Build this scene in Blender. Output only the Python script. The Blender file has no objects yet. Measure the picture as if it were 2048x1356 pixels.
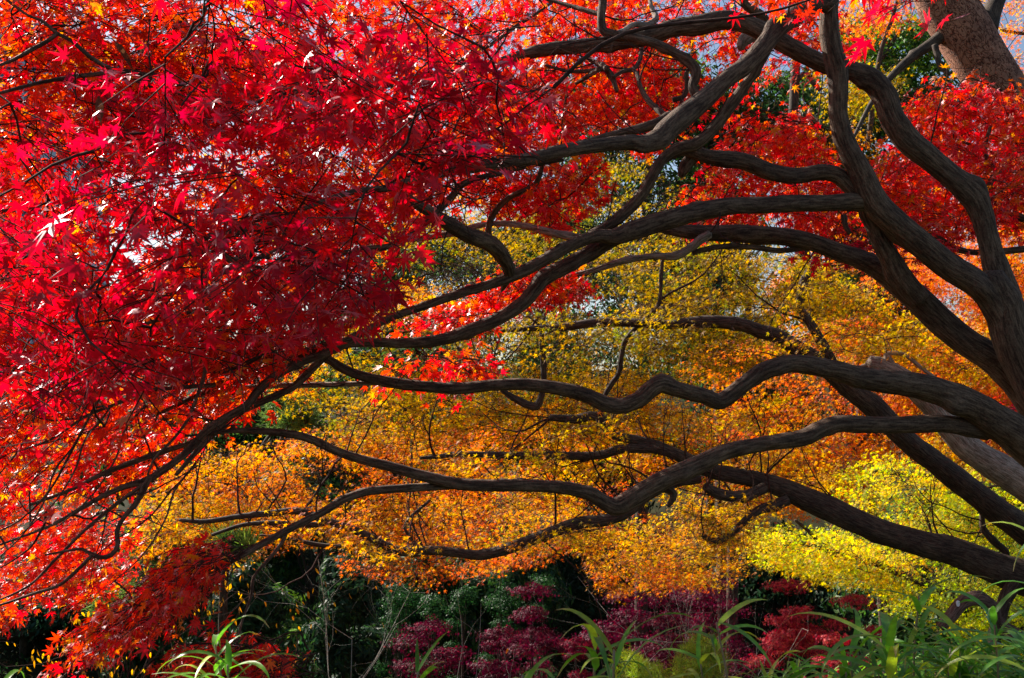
import bpy, math
import numpy as np
from mathutils import Vector, noise as mnoise
R = math.radians
C = bpy.context.scene.collection
sc = bpy.context.scene

# ---------------------------------------------------------------- camera, sky, sun, exposure
CAM_H, PITCH, FOC = 1.6, 4.0, 35.0
cam = bpy.data.cameras.new("camera"); camo = bpy.data.objects.new("camera", cam); C.objects.link(camo)
camo.location = (0, 0, CAM_H); camo.rotation_euler = (R(90 + PITCH), 0, 0)
cam.lens = FOC; cam.sensor_width = 36; cam.clip_end = 3000; cam.clip_start = 0.05
cam.dof.use_dof = True; cam.dof.focus_distance = 6.5; cam.dof.aperture_fstop = 16
sc.camera = camo
SUN_AZ, SUN_EL = -50.0, 37.0          # azimuth measured from the view direction, negative to the left
S = np.array([math.sin(R(SUN_AZ)) * math.cos(R(SUN_EL)), math.cos(R(SUN_AZ)) * math.cos(R(SUN_EL)), math.sin(R(SUN_EL))])
w = bpy.data.worlds.new("World"); sc.world = w; w.use_nodes = True
sky = w.node_tree.nodes.new("ShaderNodeTexSky"); sky.sky_type = 'NISHITA'; sky.sun_disc = False
sky.sun_elevation = R(SUN_EL); sky.sun_rotation = R(SUN_AZ); sky.air_density = 1.0; sky.dust_density = 1.2
bg = w.node_tree.nodes["Background"]; bg.inputs[1].default_value = 0.058
w.node_tree.links.new(sky.outputs[0], bg.inputs[0])
sl = bpy.data.lights.new("sun", 'SUN'); sl.energy = 5.0; sl.angle = R(0.5); sl.color = (1.0, 0.94, 0.84)
so = bpy.data.objects.new("sun", sl); C.objects.link(so)
so.rotation_euler = Vector(S).to_track_quat('Z', 'Y').to_euler()
sc.view_settings.view_transform = 'Standard'; sc.view_settings.look = 'None'
sc.view_settings.exposure = 1.32; sc.view_settings.gamma = 1
sc.cycles.max_bounces = 8; sc.cycles.diffuse_bounces = 5; sc.cycles.glossy_bounces = 2
sc.cycles.transmission_bounces = 5; sc.cycles.transparent_max_bounces = 4
sc.cycles.caustics_reflective = False; sc.cycles.caustics_refractive = False
sc.cycles.sample_clamp_indirect = 6.0

# ---------------------------------------------------------------- geometry helpers
F = 2048 * FOC / 36.0                 # focal length in photograph pixels
cp, sp_ = math.cos(R(PITCH)), math.sin(R(PITCH))
FW, UP, RT = np.array([0, cp, sp_]), np.array([0, -sp_, cp]), np.array([1.0, 0, 0])
O = np.array([0, 0, CAM_H])
def P(px, py, d):
    px, py, d = np.asarray(px, float), np.asarray(py, float), np.asarray(d, float)
    return O + d[..., None] * (FW + ((px - 1024) / F)[..., None] * RT - ((py - 678) / F)[..., None] * UP)
def proj(p):
    q = p - O; d = np.maximum(q @ FW, 0.01)
    return 1024 + F * (q @ RT) / d, 678 - F * (q @ UP) / d, d
rng = np.random.default_rng(7)
def nrm(v): return v / np.maximum(np.linalg.norm(v, axis=-1, keepdims=True), 1e-9)

def tag(o, label=None, cat=None, group=None, kind=None):
    if label: o["label"] = label
    if cat: o["category"] = cat
    if group: o["group"] = group
    if kind: o["kind"] = kind
    return o
def empty(name, loc, label, cat, group=None):
    o = bpy.data.objects.new(name, None); C.objects.link(o); o.location = loc
    return tag(o, label, cat, group)
def make(name, verts, faces, mat, parent=None, attr=None, attrname="col", smooth=False):
    """faces: list of 2-D int arrays (each with one polygon size)"""
    me = bpy.data.meshes.new(name)
    verts = np.asarray(verts, np.float32)
    q = parent
    while q is not None: verts = verts - np.array(q.location, np.float32); q = q.parent
    me.vertices.add(len(verts)); me.vertices.foreach_set("co", verts.ravel())
    faces = [np.asarray(f, np.int32) for f in faces if len(f)]
    nl = sum(f.size for f in faces); npoly = sum(len(f) for f in faces)
    me.loops.add(nl); me.polygons.add(npoly)
    me.loops.foreach_set("vertex_index", np.concatenate([f.ravel() for f in faces]))
    st, a = [], 0
    for f in faces:
        st.append(a + np.arange(len(f)) * f.shape[1]); a += f.size
    me.polygons.foreach_set("loop_start", np.concatenate(st).astype(np.int32))
    me.polygons.foreach_set("use_smooth", np.full(npoly, smooth))
    if attr is not None:
        at = np.asarray(attr, np.float32)
        if at.shape[1] == 3: at = np.concatenate([at, np.ones((len(at), 1), np.float32)], 1)
        me.attributes.new(attrname, 'FLOAT_COLOR', 'POINT').data.foreach_set("color", at.ravel())
    me.update(calc_edges=True); me.materials.append(mat)
    o = bpy.data.objects.new(name, me); C.objects.link(o)
    if parent is not None: o.parent = parent
    return o

# ---------------------------------------------------------------- materials
def newmat(name):
    m = bpy.data.materials.new(name); m.use_nodes = True; nt = m.node_tree; nt.nodes.clear()
    out = nt.nodes.new("ShaderNodeOutputMaterial"); return m, nt, out
def nd(nt, t, **kw):
    n = nt.nodes.new(t)
    for k, v in kw.items():
        if k.startswith("i_"): n.inputs[k[2:].replace("_", " ")].default_value = v
        else: setattr(n, k, v)
    return n
def leaf_mat(name, trans=0.62, gloss=0.09, rough=0.38, tsat=1.15, tval=1.25):
    m, nt, out = newmat(name); L = nt.links.new
    at = nd(nt, "ShaderNodeAttribute", attribute_name="col")
    no = nd(nt, "ShaderNodeTexNoise"); no.inputs["Scale"].default_value = 45; no.inputs["Detail"].default_value = 3
    geo = nd(nt, "ShaderNodeNewGeometry"); L(geo.outputs["Position"], no.inputs["Vector"])
    mr = nd(nt, "ShaderNodeMapRange"); L(no.outputs[0], mr.inputs[0])
    mr.inputs[1].default_value = .3; mr.inputs[2].default_value = .7; mr.inputs[3].default_value = .72; mr.inputs[4].default_value = 1.12
    hv = nd(nt, "ShaderNodeHueSaturation"); L(at.outputs[0], hv.inputs["Color"]); L(mr.outputs[0], hv.inputs["Value"])
    h2 = nd(nt, "ShaderNodeHueSaturation"); L(hv.outputs[0], h2.inputs["Color"]); h2.inputs["Saturation"].default_value = tsat; h2.inputs["Value"].default_value = tval
    df = nd(nt, "ShaderNodeBsdfDiffuse"); L(hv.outputs[0], df.inputs[0])
    tr = nd(nt, "ShaderNodeBsdfTranslucent"); L(h2.outputs[0], tr.inputs[0])
    mx = nd(nt, "ShaderNodeMixShader"); mx.inputs[0].default_value = trans; L(df.outputs[0], mx.inputs[1]); L(tr.outputs[0], mx.inputs[2])
    gl = nd(nt, "ShaderNodeBsdfGlossy"); gl.inputs["Roughness"].default_value = rough; gl.inputs[0].default_value = (1, .93, .95, 1)
    fr = nd(nt, "ShaderNodeLayerWeight"); fr.inputs[0].default_value = .5
    pw = nd(nt, "ShaderNodeMath", operation='POWER'); L(fr.outputs["Facing"], pw.inputs[0]); pw.inputs[1].default_value = 3.5
    ad = nd(nt, "ShaderNodeMath", operation='MULTIPLY_ADD'); L(pw.outputs[0], ad.inputs[0]); ad.inputs[1].default_value = gloss * 5; ad.inputs[2].default_value = gloss * .2
    ad.use_clamp = True
    m2 = nd(nt, "ShaderNodeMixShader"); L(ad.outputs[0], m2.inputs[0]); L(mx.outputs[0], m2.inputs[1]); L(gl.outputs[0], m2.inputs[2])
    L(m2.outputs[0], out.inputs[0]); return m
def bark_mat(name, dark, mid, light, scale=1.0, plates=False):
    m, nt, out = newmat(name); L = nt.links.new
    at = nd(nt, "ShaderNodeAttribute", attribute_name="bark")
    geo = nd(nt, "ShaderNodeNewGeometry")
    mpg = nd(nt, "ShaderNodeMapping"); mpg.inputs["Scale"].default_value = (1, 1, 4.5 if plates else 1); L(at.outputs["Vector"], mpg.inputs[0])
    n1 = nd(nt, "ShaderNodeTexNoise"); n1.inputs["Scale"].default_value = (95 if not plates else 22) * scale; n1.inputs["Detail"].default_value = 6; n1.inputs["Roughness"].default_value = .65
    L(mpg.outputs[0], n1.inputs["Vector"])
    n2 = nd(nt, "ShaderNodeTexNoise"); n2.inputs["Scale"].default_value = 5; n2.inputs["Detail"].default_value = 5; L(geo.outputs["Position"], n2.inputs["Vector"])
    n3 = nd(nt, "ShaderNodeTexNoise"); n3.inputs["Scale"].default_value = 120; n3.inputs["Detail"].default_value = 3; L(geo.outputs["Position"], n3.inputs["Vector"])
    n4 = nd(nt, "ShaderNodeTexVoronoi", feature='DISTANCE_TO_EDGE'); mp4 = nd(nt, "ShaderNodeMapping"); mp4.inputs["Scale"].default_value = (1, 1, 1.1); L(at.outputs["Vector"], mp4.inputs[0])
    nz = nd(nt, "ShaderNodeMix", data_type='VECTOR'); nz.inputs[0].default_value = .05; L(mp4.outputs[0], nz.inputs[4]); L(n2.outputs["Color"], nz.inputs[5]); n4.inputs["Scale"].default_value = 60 * scale; L(nz.outputs[1], n4.inputs["Vector"])
    ck = nd(nt, "ShaderNodeMapRange"); L(n4.outputs[0], ck.inputs[0]); ck.inputs[2].default_value = .06; ck.inputs[3].default_value = -.05; ck.inputs[4].default_value = 0
    h0 = nd(nt, "ShaderNodeMath", operation='MULTIPLY_ADD'); L(n3.outputs[0], h0.inputs[0]); h0.inputs[1].default_value = .26; L(n1.outputs[0], h0.inputs[2])
    hsum = nd(nt, "ShaderNodeMath", operation='ADD'); L(h0.outputs[0], hsum.inputs[0]); L(ck.outputs[0], hsum.inputs[1])
    h = hsum.outputs[0]
    if plates:
        vo = nd(nt, "ShaderNodeTexVoronoi", feature='DISTANCE_TO_EDGE'); vo.inputs["Scale"].default_value = 17
        nv = nd(nt, "ShaderNodeTexNoise"); nv.inputs["Scale"].default_value = 12; L(mpg.outputs[0], nv.inputs["Vector"])
        mxv = nd(nt, "ShaderNodeMix", data_type='VECTOR'); mxv.inputs[0].default_value = .22; L(mpg.outputs[0], mxv.inputs[4]); L(nv.outputs["Color"], mxv.inputs[5]); L(mxv.outputs[1], vo.inputs["Vector"])
        mv = nd(nt, "ShaderNodeMapRange"); L(vo.outputs[0], mv.inputs[0]); mv.inputs[2].default_value = .12; mv.inputs[4].default_value = .42; mv.inputs[3].default_value = -.05
        a2 = nd(nt, "ShaderNodeMath", operation='ADD'); L(mv.outputs[0], a2.inputs[0]); L(h, a2.inputs[1])
        a3 = nd(nt, "ShaderNodeMath", operation='MULTIPLY'); L(a2.outputs[0], a3.inputs[0]); a3.inputs[1].default_value = .72; h = a3.outputs[0]
    cr = nd(nt, "ShaderNodeValToRGB"); L(h, cr.inputs[0])
    e = cr.color_ramp.elements; e[0].position = .44; e[0].color = (*dark, 1); e[1].position = .76; e[1].color = (*light, 1)
    e2 = e.new(.58); e2.color = (*mid, 1)
    mx = nd(nt, "ShaderNodeMix", data_type='RGBA', blend_type='MULTIPLY'); mx.inputs[0].default_value = .7
    c2 = nd(nt, "ShaderNodeValToRGB"); L(n2.outputs[0], c2.inputs[0]); e = c2.color_ramp.elements
    e[0].position = .35; e[0].color = (.55, .5, .5, 1); e[1].position = .68; e[1].color = (1.25, 1.22, 1.15, 1)
    L(cr.outputs[0], mx.inputs[6]); L(c2.outputs[0], mx.inputs[7])
    bs = nd(nt, "ShaderNodeBsdfPrincipled"); bs.inputs["Roughness"].default_value = .82; bs.inputs["Specular IOR Level"].default_value = .25
    L(mx.outputs[2], bs.inputs["Base Color"])
    bp = nd(nt, "ShaderNodeBump"); bp.inputs["Strength"].default_value = .7; bp.inputs["Distance"].default_value = .012 if not plates else .03; L(h, bp.inputs["Height"]); L(bp.outputs[0], bs.inputs["Normal"])
    L(bs.outputs[0], out.inputs[0]); return m
def plain_mat(name, a, b, scale=4, rough=.9):
    m, nt, out = newmat(name); L = nt.links.new
    geo = nd(nt, "ShaderNodeNewGeometry"); n = nd(nt, "ShaderNodeTexNoise"); n.inputs["Scale"].default_value = scale; n.inputs["Detail"].default_value = 6
    L(geo.outputs["Position"], n.inputs["Vector"]); cr = nd(nt, "ShaderNodeValToRGB"); L(n.outputs[0], cr.inputs[0])
    e = cr.color_ramp.elements; e[0].position = .3; e[0].color = (*a, 1); e[1].position = .7; e[1].color = (*b, 1)
    bs = nd(nt, "ShaderNodeBsdfPrincipled"); bs.inputs["Roughness"].default_value = rough; bs.inputs["Specular IOR Level"].default_value = .05 if rough > .85 else .5; L(cr.outputs[0], bs.inputs["Base Color"])
    bp = nd(nt, "ShaderNodeBump"); bp.inputs["Strength"].default_value = .5; L(n.outputs[0], bp.inputs["Height"]); L(bp.outputs[0], bs.inputs["Normal"])
    L(bs.outputs[0], out.inputs[0]); return m
M_RED = leaf_mat("maple_leaf_red", .68, .085, .46, 1.1, 1.2)
M_LEAF = leaf_mat("maple_leaf_far", .68, .025, .5, 1.12, 1.28)
M_EVER = leaf_mat("evergreen_leaf", .35, .025, .45)
M_SHR = leaf_mat("maroon_leaf", .4, .022, .5)
M_BAMB = leaf_mat("bamboo_leaf", .45, .07, .33, 1.1, 1.6)
M_BARK = bark_mat("maple_bark", (.028, .016, .010), (.080, .047, .029), (.19, .125, .083))
M_BARK2 = bark_mat("dark_maple_bark", (.018, .012, .009), (.055, .037, .026), (.13, .095, .07))
M_PALE = bark_mat("pale_bark", (.10, .07, .05), (.24, .18, .135), (.44, .36, .29))
M_PINE = bark_mat("flaky_pine_bark", (.06, .02, .012), (.22, .085, .05), (.36, .18, .12), 1.0, True)
M_TWIG = plain_mat("twig_bark", (.035, .018, .015), (.09, .05, .04), 30)
M_BARE = plain_mat("grey_twig", (.2, .19, .17), (.4, .38, .34), 30)
M_SOIL = plain_mat("woodland_soil", (.012, .014, .006), (.04, .036, .016), 3)
M_WALL = plain_mat("building_wall", (.42, .5, .6), (.48, .56, .66), .05, .6)
M_GLASS = plain_mat("window_glass", (.06, .09, .14), (.09, .13, .19), .1, .15)
M_WHITE = plain_mat("white_paper", (.75, .75, .75), (.85, .85, .85), 20)
M_CANE = plain_mat("bamboo_cane", (.16, .10, .06), (.3, .22, .1), 20, .5)

# ---------------------------------------------------------------- limbs
def catmull(p, n):
    """p (N,k) control points; n samples per span"""
    p = np.vstack([2 * p[0] - p[1], p, 2 * p[-1] - p[-2]]); out = []
    for i in range(1, len(p) - 2):
        t = np.linspace(0, 1, n, endpoint=False)[:, None]
        a, b, c, d = p[i - 1], p[i], p[i + 1], p[i + 2]
        out.append(.5 * (2 * b + (c - a) * t + (2 * a - 5 * b + 4 * c - d) * t * t + (3 * b - a - 3 * c + d) * t ** 3))
    out.append(p[-2][None]); return np.vstack(out)
def tube(path, rad, sides=20, rough=.06, seed=0, knots=0):
    n = len(path); tan = nrm(np.gradient(path, axis=0))
    up = np.array([0, 0, 1.0]) if abs(tan[0][2]) < .8 else np.array([0, 1.0, 0])
    N = np.zeros((n, 3)); v = nrm(up - tan[0] * (up @ tan[0])); N[0] = v
    for i in range(1, n):
        v = nrm(v - tan[i] * (v @ tan[i])); N[i] = v
    B = np.cross(tan, N); s = np.concatenate([[0], np.cumsum(np.linalg.norm(np.diff(path, axis=0), axis=1))])
    ang = np.linspace(0, 2 * np.pi, sides, endpoint=False)
    r = np.random.default_rng(seed + 11); ks = [(r.uniform(.05, .95) * s[-1], r.uniform(0, 6.28), r.uniform(.16, .5)) for _ in range(knots)]
    rough *= .6; rr = np.zeros((n, sides))
    for i in range(n):
        R0 = rad[i]; sc_ = 1 / max(R0, .01)
        for j, a in enumerate(ang):
            q = Vector((math.cos(a) * .9, math.sin(a) * .9, s[i] * .35 * sc_ + seed * 7.3))
            k = 1 + rough * 2.0 * mnoise.noise(q) + rough * .8 * mnoise.noise(Vector((math.cos(a) * 2.6, math.sin(a) * 2.6, s[i] * sc_ * .8 + seed)))
            for (s0, a0, h) in ks:
                da = (a - a0 + math.pi) % (2 * math.pi) - math.pi
                k += h * math.exp(-((s[i] - s0) / (R0 * .8 + .004)) ** 2 - (da / .6) ** 2)
            rr[i, j] = R0 * k
    V = path[:, None] + rr[..., None] * (np.cos(ang)[None, :, None] * N[:, None] + np.sin(ang)[None, :, None] * B[:, None])
    co = np.stack([np.cos(ang)[None] * rad[:, None] * 1.0 + 0 * rr, np.sin(ang)[None] * rad[:, None] + 0 * rr, np.repeat(s[:, None] * .13 + seed, sides, 1)], -1)
    V = V.reshape(-1, 3); co = co.reshape(-1, 3)
    i, j = np.meshgrid(np.arange(n - 1), np.arange(sides), indexing='ij'); i, j = i.ravel(), j.ravel(); j2 = (j + 1) % sides
    Q = np.stack([i * sides + j, i * sides + j2, (i + 1) * sides + j2, (i + 1) * sides + j], 1)
    tipi = len(V); V = np.vstack([V, path[0], path[-1] + tan[-1] * rad[-1] * .5]); co = np.vstack([co, co[0], co[-1]])
    jj = np.arange(sides); j2 = (jj + 1) % sides
    T = np.vstack([np.stack([np.full(sides, tipi), j2, jj], 1), np.stack([np.full(sides, tipi + 1), (n - 1) * sides + jj, (n - 1) * sides + j2], 1)])
    return V, [Q, T], co
SKEL = {}
def limb(tree, name, pts, d0, d1, mat, parent, sides=20, rough=.07, knots=3, seed=None, key=None, label=None):
    """pts: (px, py, radius_px[, depth]) read off the photograph; depth runs d0 -> d1 along the limb"""
    n = len(pts); L = np.concatenate([[0], np.cumsum([math.dist(pts[i][:2], pts[i + 1][:2]) for i in range(n - 1)])]); L /= L[-1]
    d = np.array([p[3] if len(p) > 3 else d0 + (d1 - d0) * L[i] for i, p in enumerate(pts)])
    w3 = P([p[0] for p in pts], [p[1] for p in pts], d); r = .94 * np.array([p[2] for p in pts]) * d / F
    seed = seed if seed is not None else len(SKEL.get(tree, [])) + 1
    q = catmull(np.hstack([w3, r[:, None]]), 5); path, rad = q[:, :3], np.maximum(q[:, 3], .0015)
    # resample evenly
    s = np.concatenate([[0], np.cumsum(np.linalg.norm(np.diff(path, axis=0), axis=1))]); m = max(6, int(s[-1] / max(.018, rad.mean() * .45)))
    t = np.linspace(0, s[-1], min(m, 260)); path = np.stack([np.interp(t, s, path[:, k]) for k in range(3)], 1); rad = np.interp(t, s, rad)
    SKEL.setdefault(tree, []).append((path, rad))
    V, Fc, co = tube(path, rad, sides, rough, seed, knots)
    o = make(name, V, Fc, mat, parent, co, "bark", smooth=True)
    if label: o["label"] = label
    return o
def sticks(P0, P1, r0, r1, k=3):
    n = len(P0); t = nrm(P1 - P0); a = nrm(np.cross(t, np.array([.31, .2, .93]))); b = np.cross(t, a)
    ang = np.arange(k) * 2 * np.pi / k; V = []
    for (p, r) in ((P0, r0), (P1, r1)):
        r = np.broadcast_to(np.asarray(r), (n,))
        V.append(p[:, None] + r[:, None, None] * (np.cos(ang)[None, :, None] * a[:, None] + np.sin(ang)[None, :, None] * b[:, None]))
    V = np.concatenate(V, 1).reshape(-1, 3)                 # per stick: k base then k top
    j = np.arange(k); j2 = (j + 1) % k; Q = np.stack([j, j2, j2 + k, j + k], 1)
    Q = (Q[None] + (np.arange(n) * 2 * k)[:, None, None]).reshape(-1, 4)
    return V, Q

# ---------------------------------------------------------------- leaves
def star(angs, lens, notch, hi):
    V = [(0, 0)]; polys = []
    n = len(angs); A = [math.radians(a) for a in angs]
    nb = [A[0] - R(24)] + [(A[i] + A[i + 1]) / 2 for i in range(n - 1)] + [A[-1] + R(24)]
    nr = [notch * .45] + [notch * (1 - .25 * abs((A[i] + A[i + 1]) / 2) / 2) for i in range(n - 1)] + [notch * .45]
    ni = []
    for a, r_ in zip(nb, nr): ni.append(len(V)); V.append((r_ * math.cos(a), r_ * math.sin(a)))
    for i in range(n):
        if hi:
            so_ = lens[i] * .58; w_ = .105 * (.6 + .4 * lens[i]); c, s = math.cos(A[i]), math.sin(A[i])
            a = len(V); V.append((so_ * c + w_ * s, so_ * s - w_ * c)); V.append((lens[i] * c, lens[i] * s)); V.append((so_ * c - w_ * s, so_ * s + w_ * c))
            polys.append([0, ni[i], a, a + 1, a + 2, ni[i + 1]])
        else:
            a = len(V); V.append((lens[i] * math.cos(A[i]), lens[i] * math.sin(A[i]))); polys.append([0, ni[i], a, ni[i + 1]])
    return np.array(V), np.array(polys)
T_HI = star([-128, -84, -42, 0, 42, 84, 128], [.42, .76, .95, 1.05, .95, .76, .42], .34, True)
T_MID = star([-105, -52, 0, 52, 105], [.66, .95, 1.1, .95, .66], .25, False)
T_OVAL = (np.array([(0, 0), (.35, -.2), (.8, -.16), (1.15, 0), (.8, .16), (.35, .2)]), np.array([[0, 1, 2, 3, 4, 5]]))
T_DIA = (np.array([(0, 0), (.5, -.3), (1, 0), (.5, .3)]), np.array([[0, 1, 2, 3]]))
T_NEED = (np.array([(0, -.02), (1.0, -.008), (1.0, .008), (0, .02)]), np.array([[0, 1, 2, 3]]))
def leafmesh(name, tmpl, pos, d, n, size, col, mat, parent, curl=.25, tipc=None, kind=None):
    T, Fp = tmpl; M = len(pos); nv = len(T)
    side = nrm(np.cross(n, d)); n = nrm(np.cross(d, side))
    r2 = (T ** 2).sum(1); ck = (curl * rng.uniform(-.3, 1.4, M))[:, None]; fold = rng.uniform(-.1, .55, M)[:, None] * abs(curl) * 2
    z = -ck * r2[None] + fold * np.abs(T[:, 1])[None] * .6
    asp = rng.uniform(.72, 1.12, M)[:, None, None]
    V = pos[:, None] + size[:, None, None] * (T[None, :, 0, None] * d[:, None] + asp * T[None, :, 1, None] * side[:, None] + z[..., None] * n[:, None])
    Fc = (Fp[None] + (np.arange(M) * nv)[:, None, None]).reshape(-1, Fp.shape[1])
    cc = np.repeat(col[:, None], nv, 1)
    if tipc is not None:
        k = np.clip(r2, 0, 1)[None, :, None]; cc = cc * (1 - k * .35) + np.array(tipc)[None, None] * k * .35
    o = make(name, V.reshape(-1, 3), [Fc], mat, parent, cc.reshape(-1, 3), "col")
    if kind: o["kind"] = kind
    return o

TWT = [(0, .0, 1.0), (38, .22, .6), (-38, .3, .58), (32, .5, .42), (-34, .58, .38), (55, .06, .45), (-55, .1, .42)]
def spray_leaves(c, ax, n, L, m, sz, colf, droop=.25, sunb=.6, rnd=.65, szj=.25, twig=True):
    """many sprays at once: leaves in pairs along fanned twiglets"""
    Sn = len(c); sd = nrm(np.cross(n, ax)); n = nrm(np.cross(ax, sd))
    TA = np.array(TWT); K = len(TA); wts = TA[:, 2] / TA[:, 2].sum()
    sid = np.repeat(np.arange(Sn), m); M = len(sid); k = rng.choice(K, M, p=wts)
    a = np.radians(TA[k, 0]) + rng.normal(0, .08, M); t = rng.uniform(.2, 1, M) ** .8
    dr = np.cos(a)[:, None] * ax[sid] + np.sin(a)[:, None] * sd[sid]
    s0 = TA[k, 1] - .5
    pos = c[sid] + (L[sid] * s0)[:, None] * ax[sid] + (L[sid] * TA[k, 2] * t)[:, None] * dr
    dist = s0 + .5 + t * TA[k, 2]
    pos[:, 2] -= droop * L[sid] * dist ** 2
    pos += rng.normal(0, .02, (M, 3)) + n[sid] * rng.normal(0, .035, M)[:, None]
    la = a + rng.choice([-1, 1], M) * rng.uniform(.3, 1.2, M)
    ld = np.cos(la)[:, None] * ax[sid] + np.sin(la)[:, None] * sd[sid]; ld[:, 2] -= rng.uniform(.1, .9, M); ld += rng.normal(0, .2, (M, 3)); ld = nrm(ld)
    ln = n[sid] * .6 + S * sunb + rng.normal(0, rnd, (M, 3)); ln = nrm(ln)
    size = sz * np.clip(rng.normal(1, szj, M), .45, 1.6)
    root = pos.copy(); pos = pos + ld * (size * .45)[:, None]
    col = colf(sid, M)
    tw = None
    if twig:
        ks = np.arange(K); cc = np.repeat(c, K, 0); aa = np.radians(np.tile(TA[:, 0], Sn)); axr, sdr, Lr = np.repeat(ax, K, 0), np.repeat(sd, K, 0), np.repeat(L, K)
        dd = np.cos(aa)[:, None] * axr + np.sin(aa)[:, None] * sdr; s00 = np.tile(TA[:, 1], Sn); ll = np.tile(TA[:, 2], Sn)
        def pt(tt):
            p = cc + (Lr * (s00 - .5))[:, None] * axr + (Lr * ll * tt)[:, None] * dd; p[:, 2] -= droop * Lr * (s00 + tt * ll) ** 2; return p
        p0, p1, p2 = pt(0), pt(.5), pt(1.0); jit = rng.normal(0, .012, p1.shape); p1 = p1 + jit
        tw = (np.vstack([p0, p1]), np.vstack([p1, p2]), np.concatenate([np.full(len(p0), .0022), np.full(len(p0), .0016)]), np.concatenate([np.full(len(p0), .0016), np.full(len(p0), .0009)]))
    return dict(pos=pos, root=root, d=ld, n=ln, size=size, col=col, twig=tw, sid=sid)

def inpoly(px, py, poly):
    x, y = np.asarray(px), np.asarray(py); c = np.zeros(x.shape, bool); n = len(poly); j = n - 1
    for i in range(n):
        xi, yi = poly[i]; xj, yj = poly[j]
        with np.errstate(divide='ignore', invalid='ignore'):
            c ^= ((yi > y) != (yj > y)) & (x < (xj - xi) * (y - yi) / (yj - yi + 1e-12) + xi)
        j = i
    return c
def sample_poly(poly, n):
    a = np.array(poly, float); lo, hi = a.min(0), a.max(0); out = np.zeros((0, 2))
    while len(out) < n:
        q = rng.uniform(lo, hi, (n * 3, 2)); q = q[inpoly(q[:, 0], q[:, 1], poly)]; out = np.vstack([out, q])
    return out[:n]
def palette(cols, wts, sj=.5, jit=.18):
    cols = np.array(cols); wts = np.array(wts, float) / sum(wts)
    def f(sid, M):
        ns = sid.max() + 1; sc_ = rng.choice(len(cols), ns, p=wts); own = rng.choice(len(cols), M, p=wts)
        pick = np.where(rng.random(M) < sj, sc_[sid], own)
        c = cols[pick] * np.exp(rng.normal(0, jit, (M, 1))) * np.exp(rng.normal(0, jit * .5, (M, 3)))
        return np.clip(c, 0, .92)
    return f
def foliage(poly, n, d, L, m, size, pal, hole=None, grow=0.0, **kw):
    """sprays whose middles fall in a patch of the crown; d = (near, far)"""
    q = sample_poly(poly, n)
    if len(d) == 2: dd = rng.uniform(d[0], d[1], n)
    else: dd = np.interp(q[:, 1], [d[0], d[2]], [d[1], d[3]]) + rng.uniform(-d[4], d[4], n)   # a shell: depth changes with height
    c = P(q[:, 0], q[:, 1], dd)
    th = rng.uniform(0, 2 * np.pi, n); hd = kw.pop("head", None)
    if hd is not None: th = np.radians(hd) + rng.normal(0, .6, n)
    ax = nrm(np.stack([np.cos(th), np.sin(th), rng.normal(-.12, .15, n)], 1))
    nn = nrm(np.stack([rng.normal(0, .22, n), rng.normal(0, .22, n), np.ones(n)], 1))
    Ls = L * rng.uniform(.7, 1.25, n)
    g = spray_leaves(c, ax, nn, Ls, m, size, pal, **kw)
    g["c"], g["ax"], g["L"] = c, ax, Ls
    if hole is not None:
        x, y, _ = proj(g["pos"]); keep = np.ones(len(x), bool)
        for (hp, inside) in hole:
            i = inpoly(x + rng.normal(0, 14, len(x)), y + rng.normal(0, 14, len(x)), hp); keep &= (i if inside else ~i)
        for k in ("pos", "root", "d", "n", "size", "col", "sid"): g[k] = g[k][keep]
    return g
def cat(gs, k): return np.concatenate([g[k] for g in gs])

def grow_twigs(tree, gs, maxr=.0075, minr=.0028, sag=.06):
    """join every spray to the nearest wood of its own tree with a bent twig"""
    nodes = np.vstack([p[::3] for p, r in SKEL[tree]]); P0, P1, r0, r1 = [], [], [], []
    st = np.vstack([g["c"] - g["ax"] * g["L"][:, None] * .5 for g in gs])
    d0 = np.array([np.min(((nodes - s) ** 2).sum(1)) for s in st]); order = np.argsort(d0)
    new = nodes
    for i in order:
        s = st[i]; dd = ((new - s) ** 2).sum(1); j = int(np.argmin(dd)); a = new[j]; D = math.sqrt(dd[j])
        if D < .02: continue
        k = max(4, min(24, int(D / .06))); t = np.linspace(0, 1, k + 1)[:, None]
        p = a + (s - a) * t; p[:, 2] += np.sin(t[:, 0] * np.pi) * D * rng.uniform(-.05, .16)
        p[:, 0] += np.sin(t[:, 0] * np.pi) * D * rng.normal(0, .08)
        for q in (2, 3, 5, 8): p += np.sin(t * np.pi * q) * rng.normal(0, .05 * D / q ** 1.3, 3)
        rr = np.linspace(min(maxr, minr + .006 * D), minr * .8, k + 1)
        P0.append(p[:-1]); P1.append(p[1:]); r0.append(rr[:-1]); r1.append(rr[1:])
        new = np.vstack([new, p[1:]])
    return np.vstack(P0), np.vstack(P1), np.concatenate(r0), np.concatenate(r1)
def twigs_obj(name, tree, gs, mat, parent, petiole=False, k=4, spraytw=True, **kw):
    A, B, ra, rb = grow_twigs(tree, gs, **kw); V, Q = sticks(A, B, ra, rb, k); Vs, Qs = [V], [Q]; off = len(V)
    if spraytw:
        for g in gs:
            if g["twig"]:
                V, Q = sticks(*g["twig"]); Vs.append(V); Qs.append(Q + off); off += len(V)
    o = make(name, np.vstack(Vs), [np.vstack(Qs)], mat, parent, smooth=True); o["kind"] = "stuff"; return o
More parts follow.
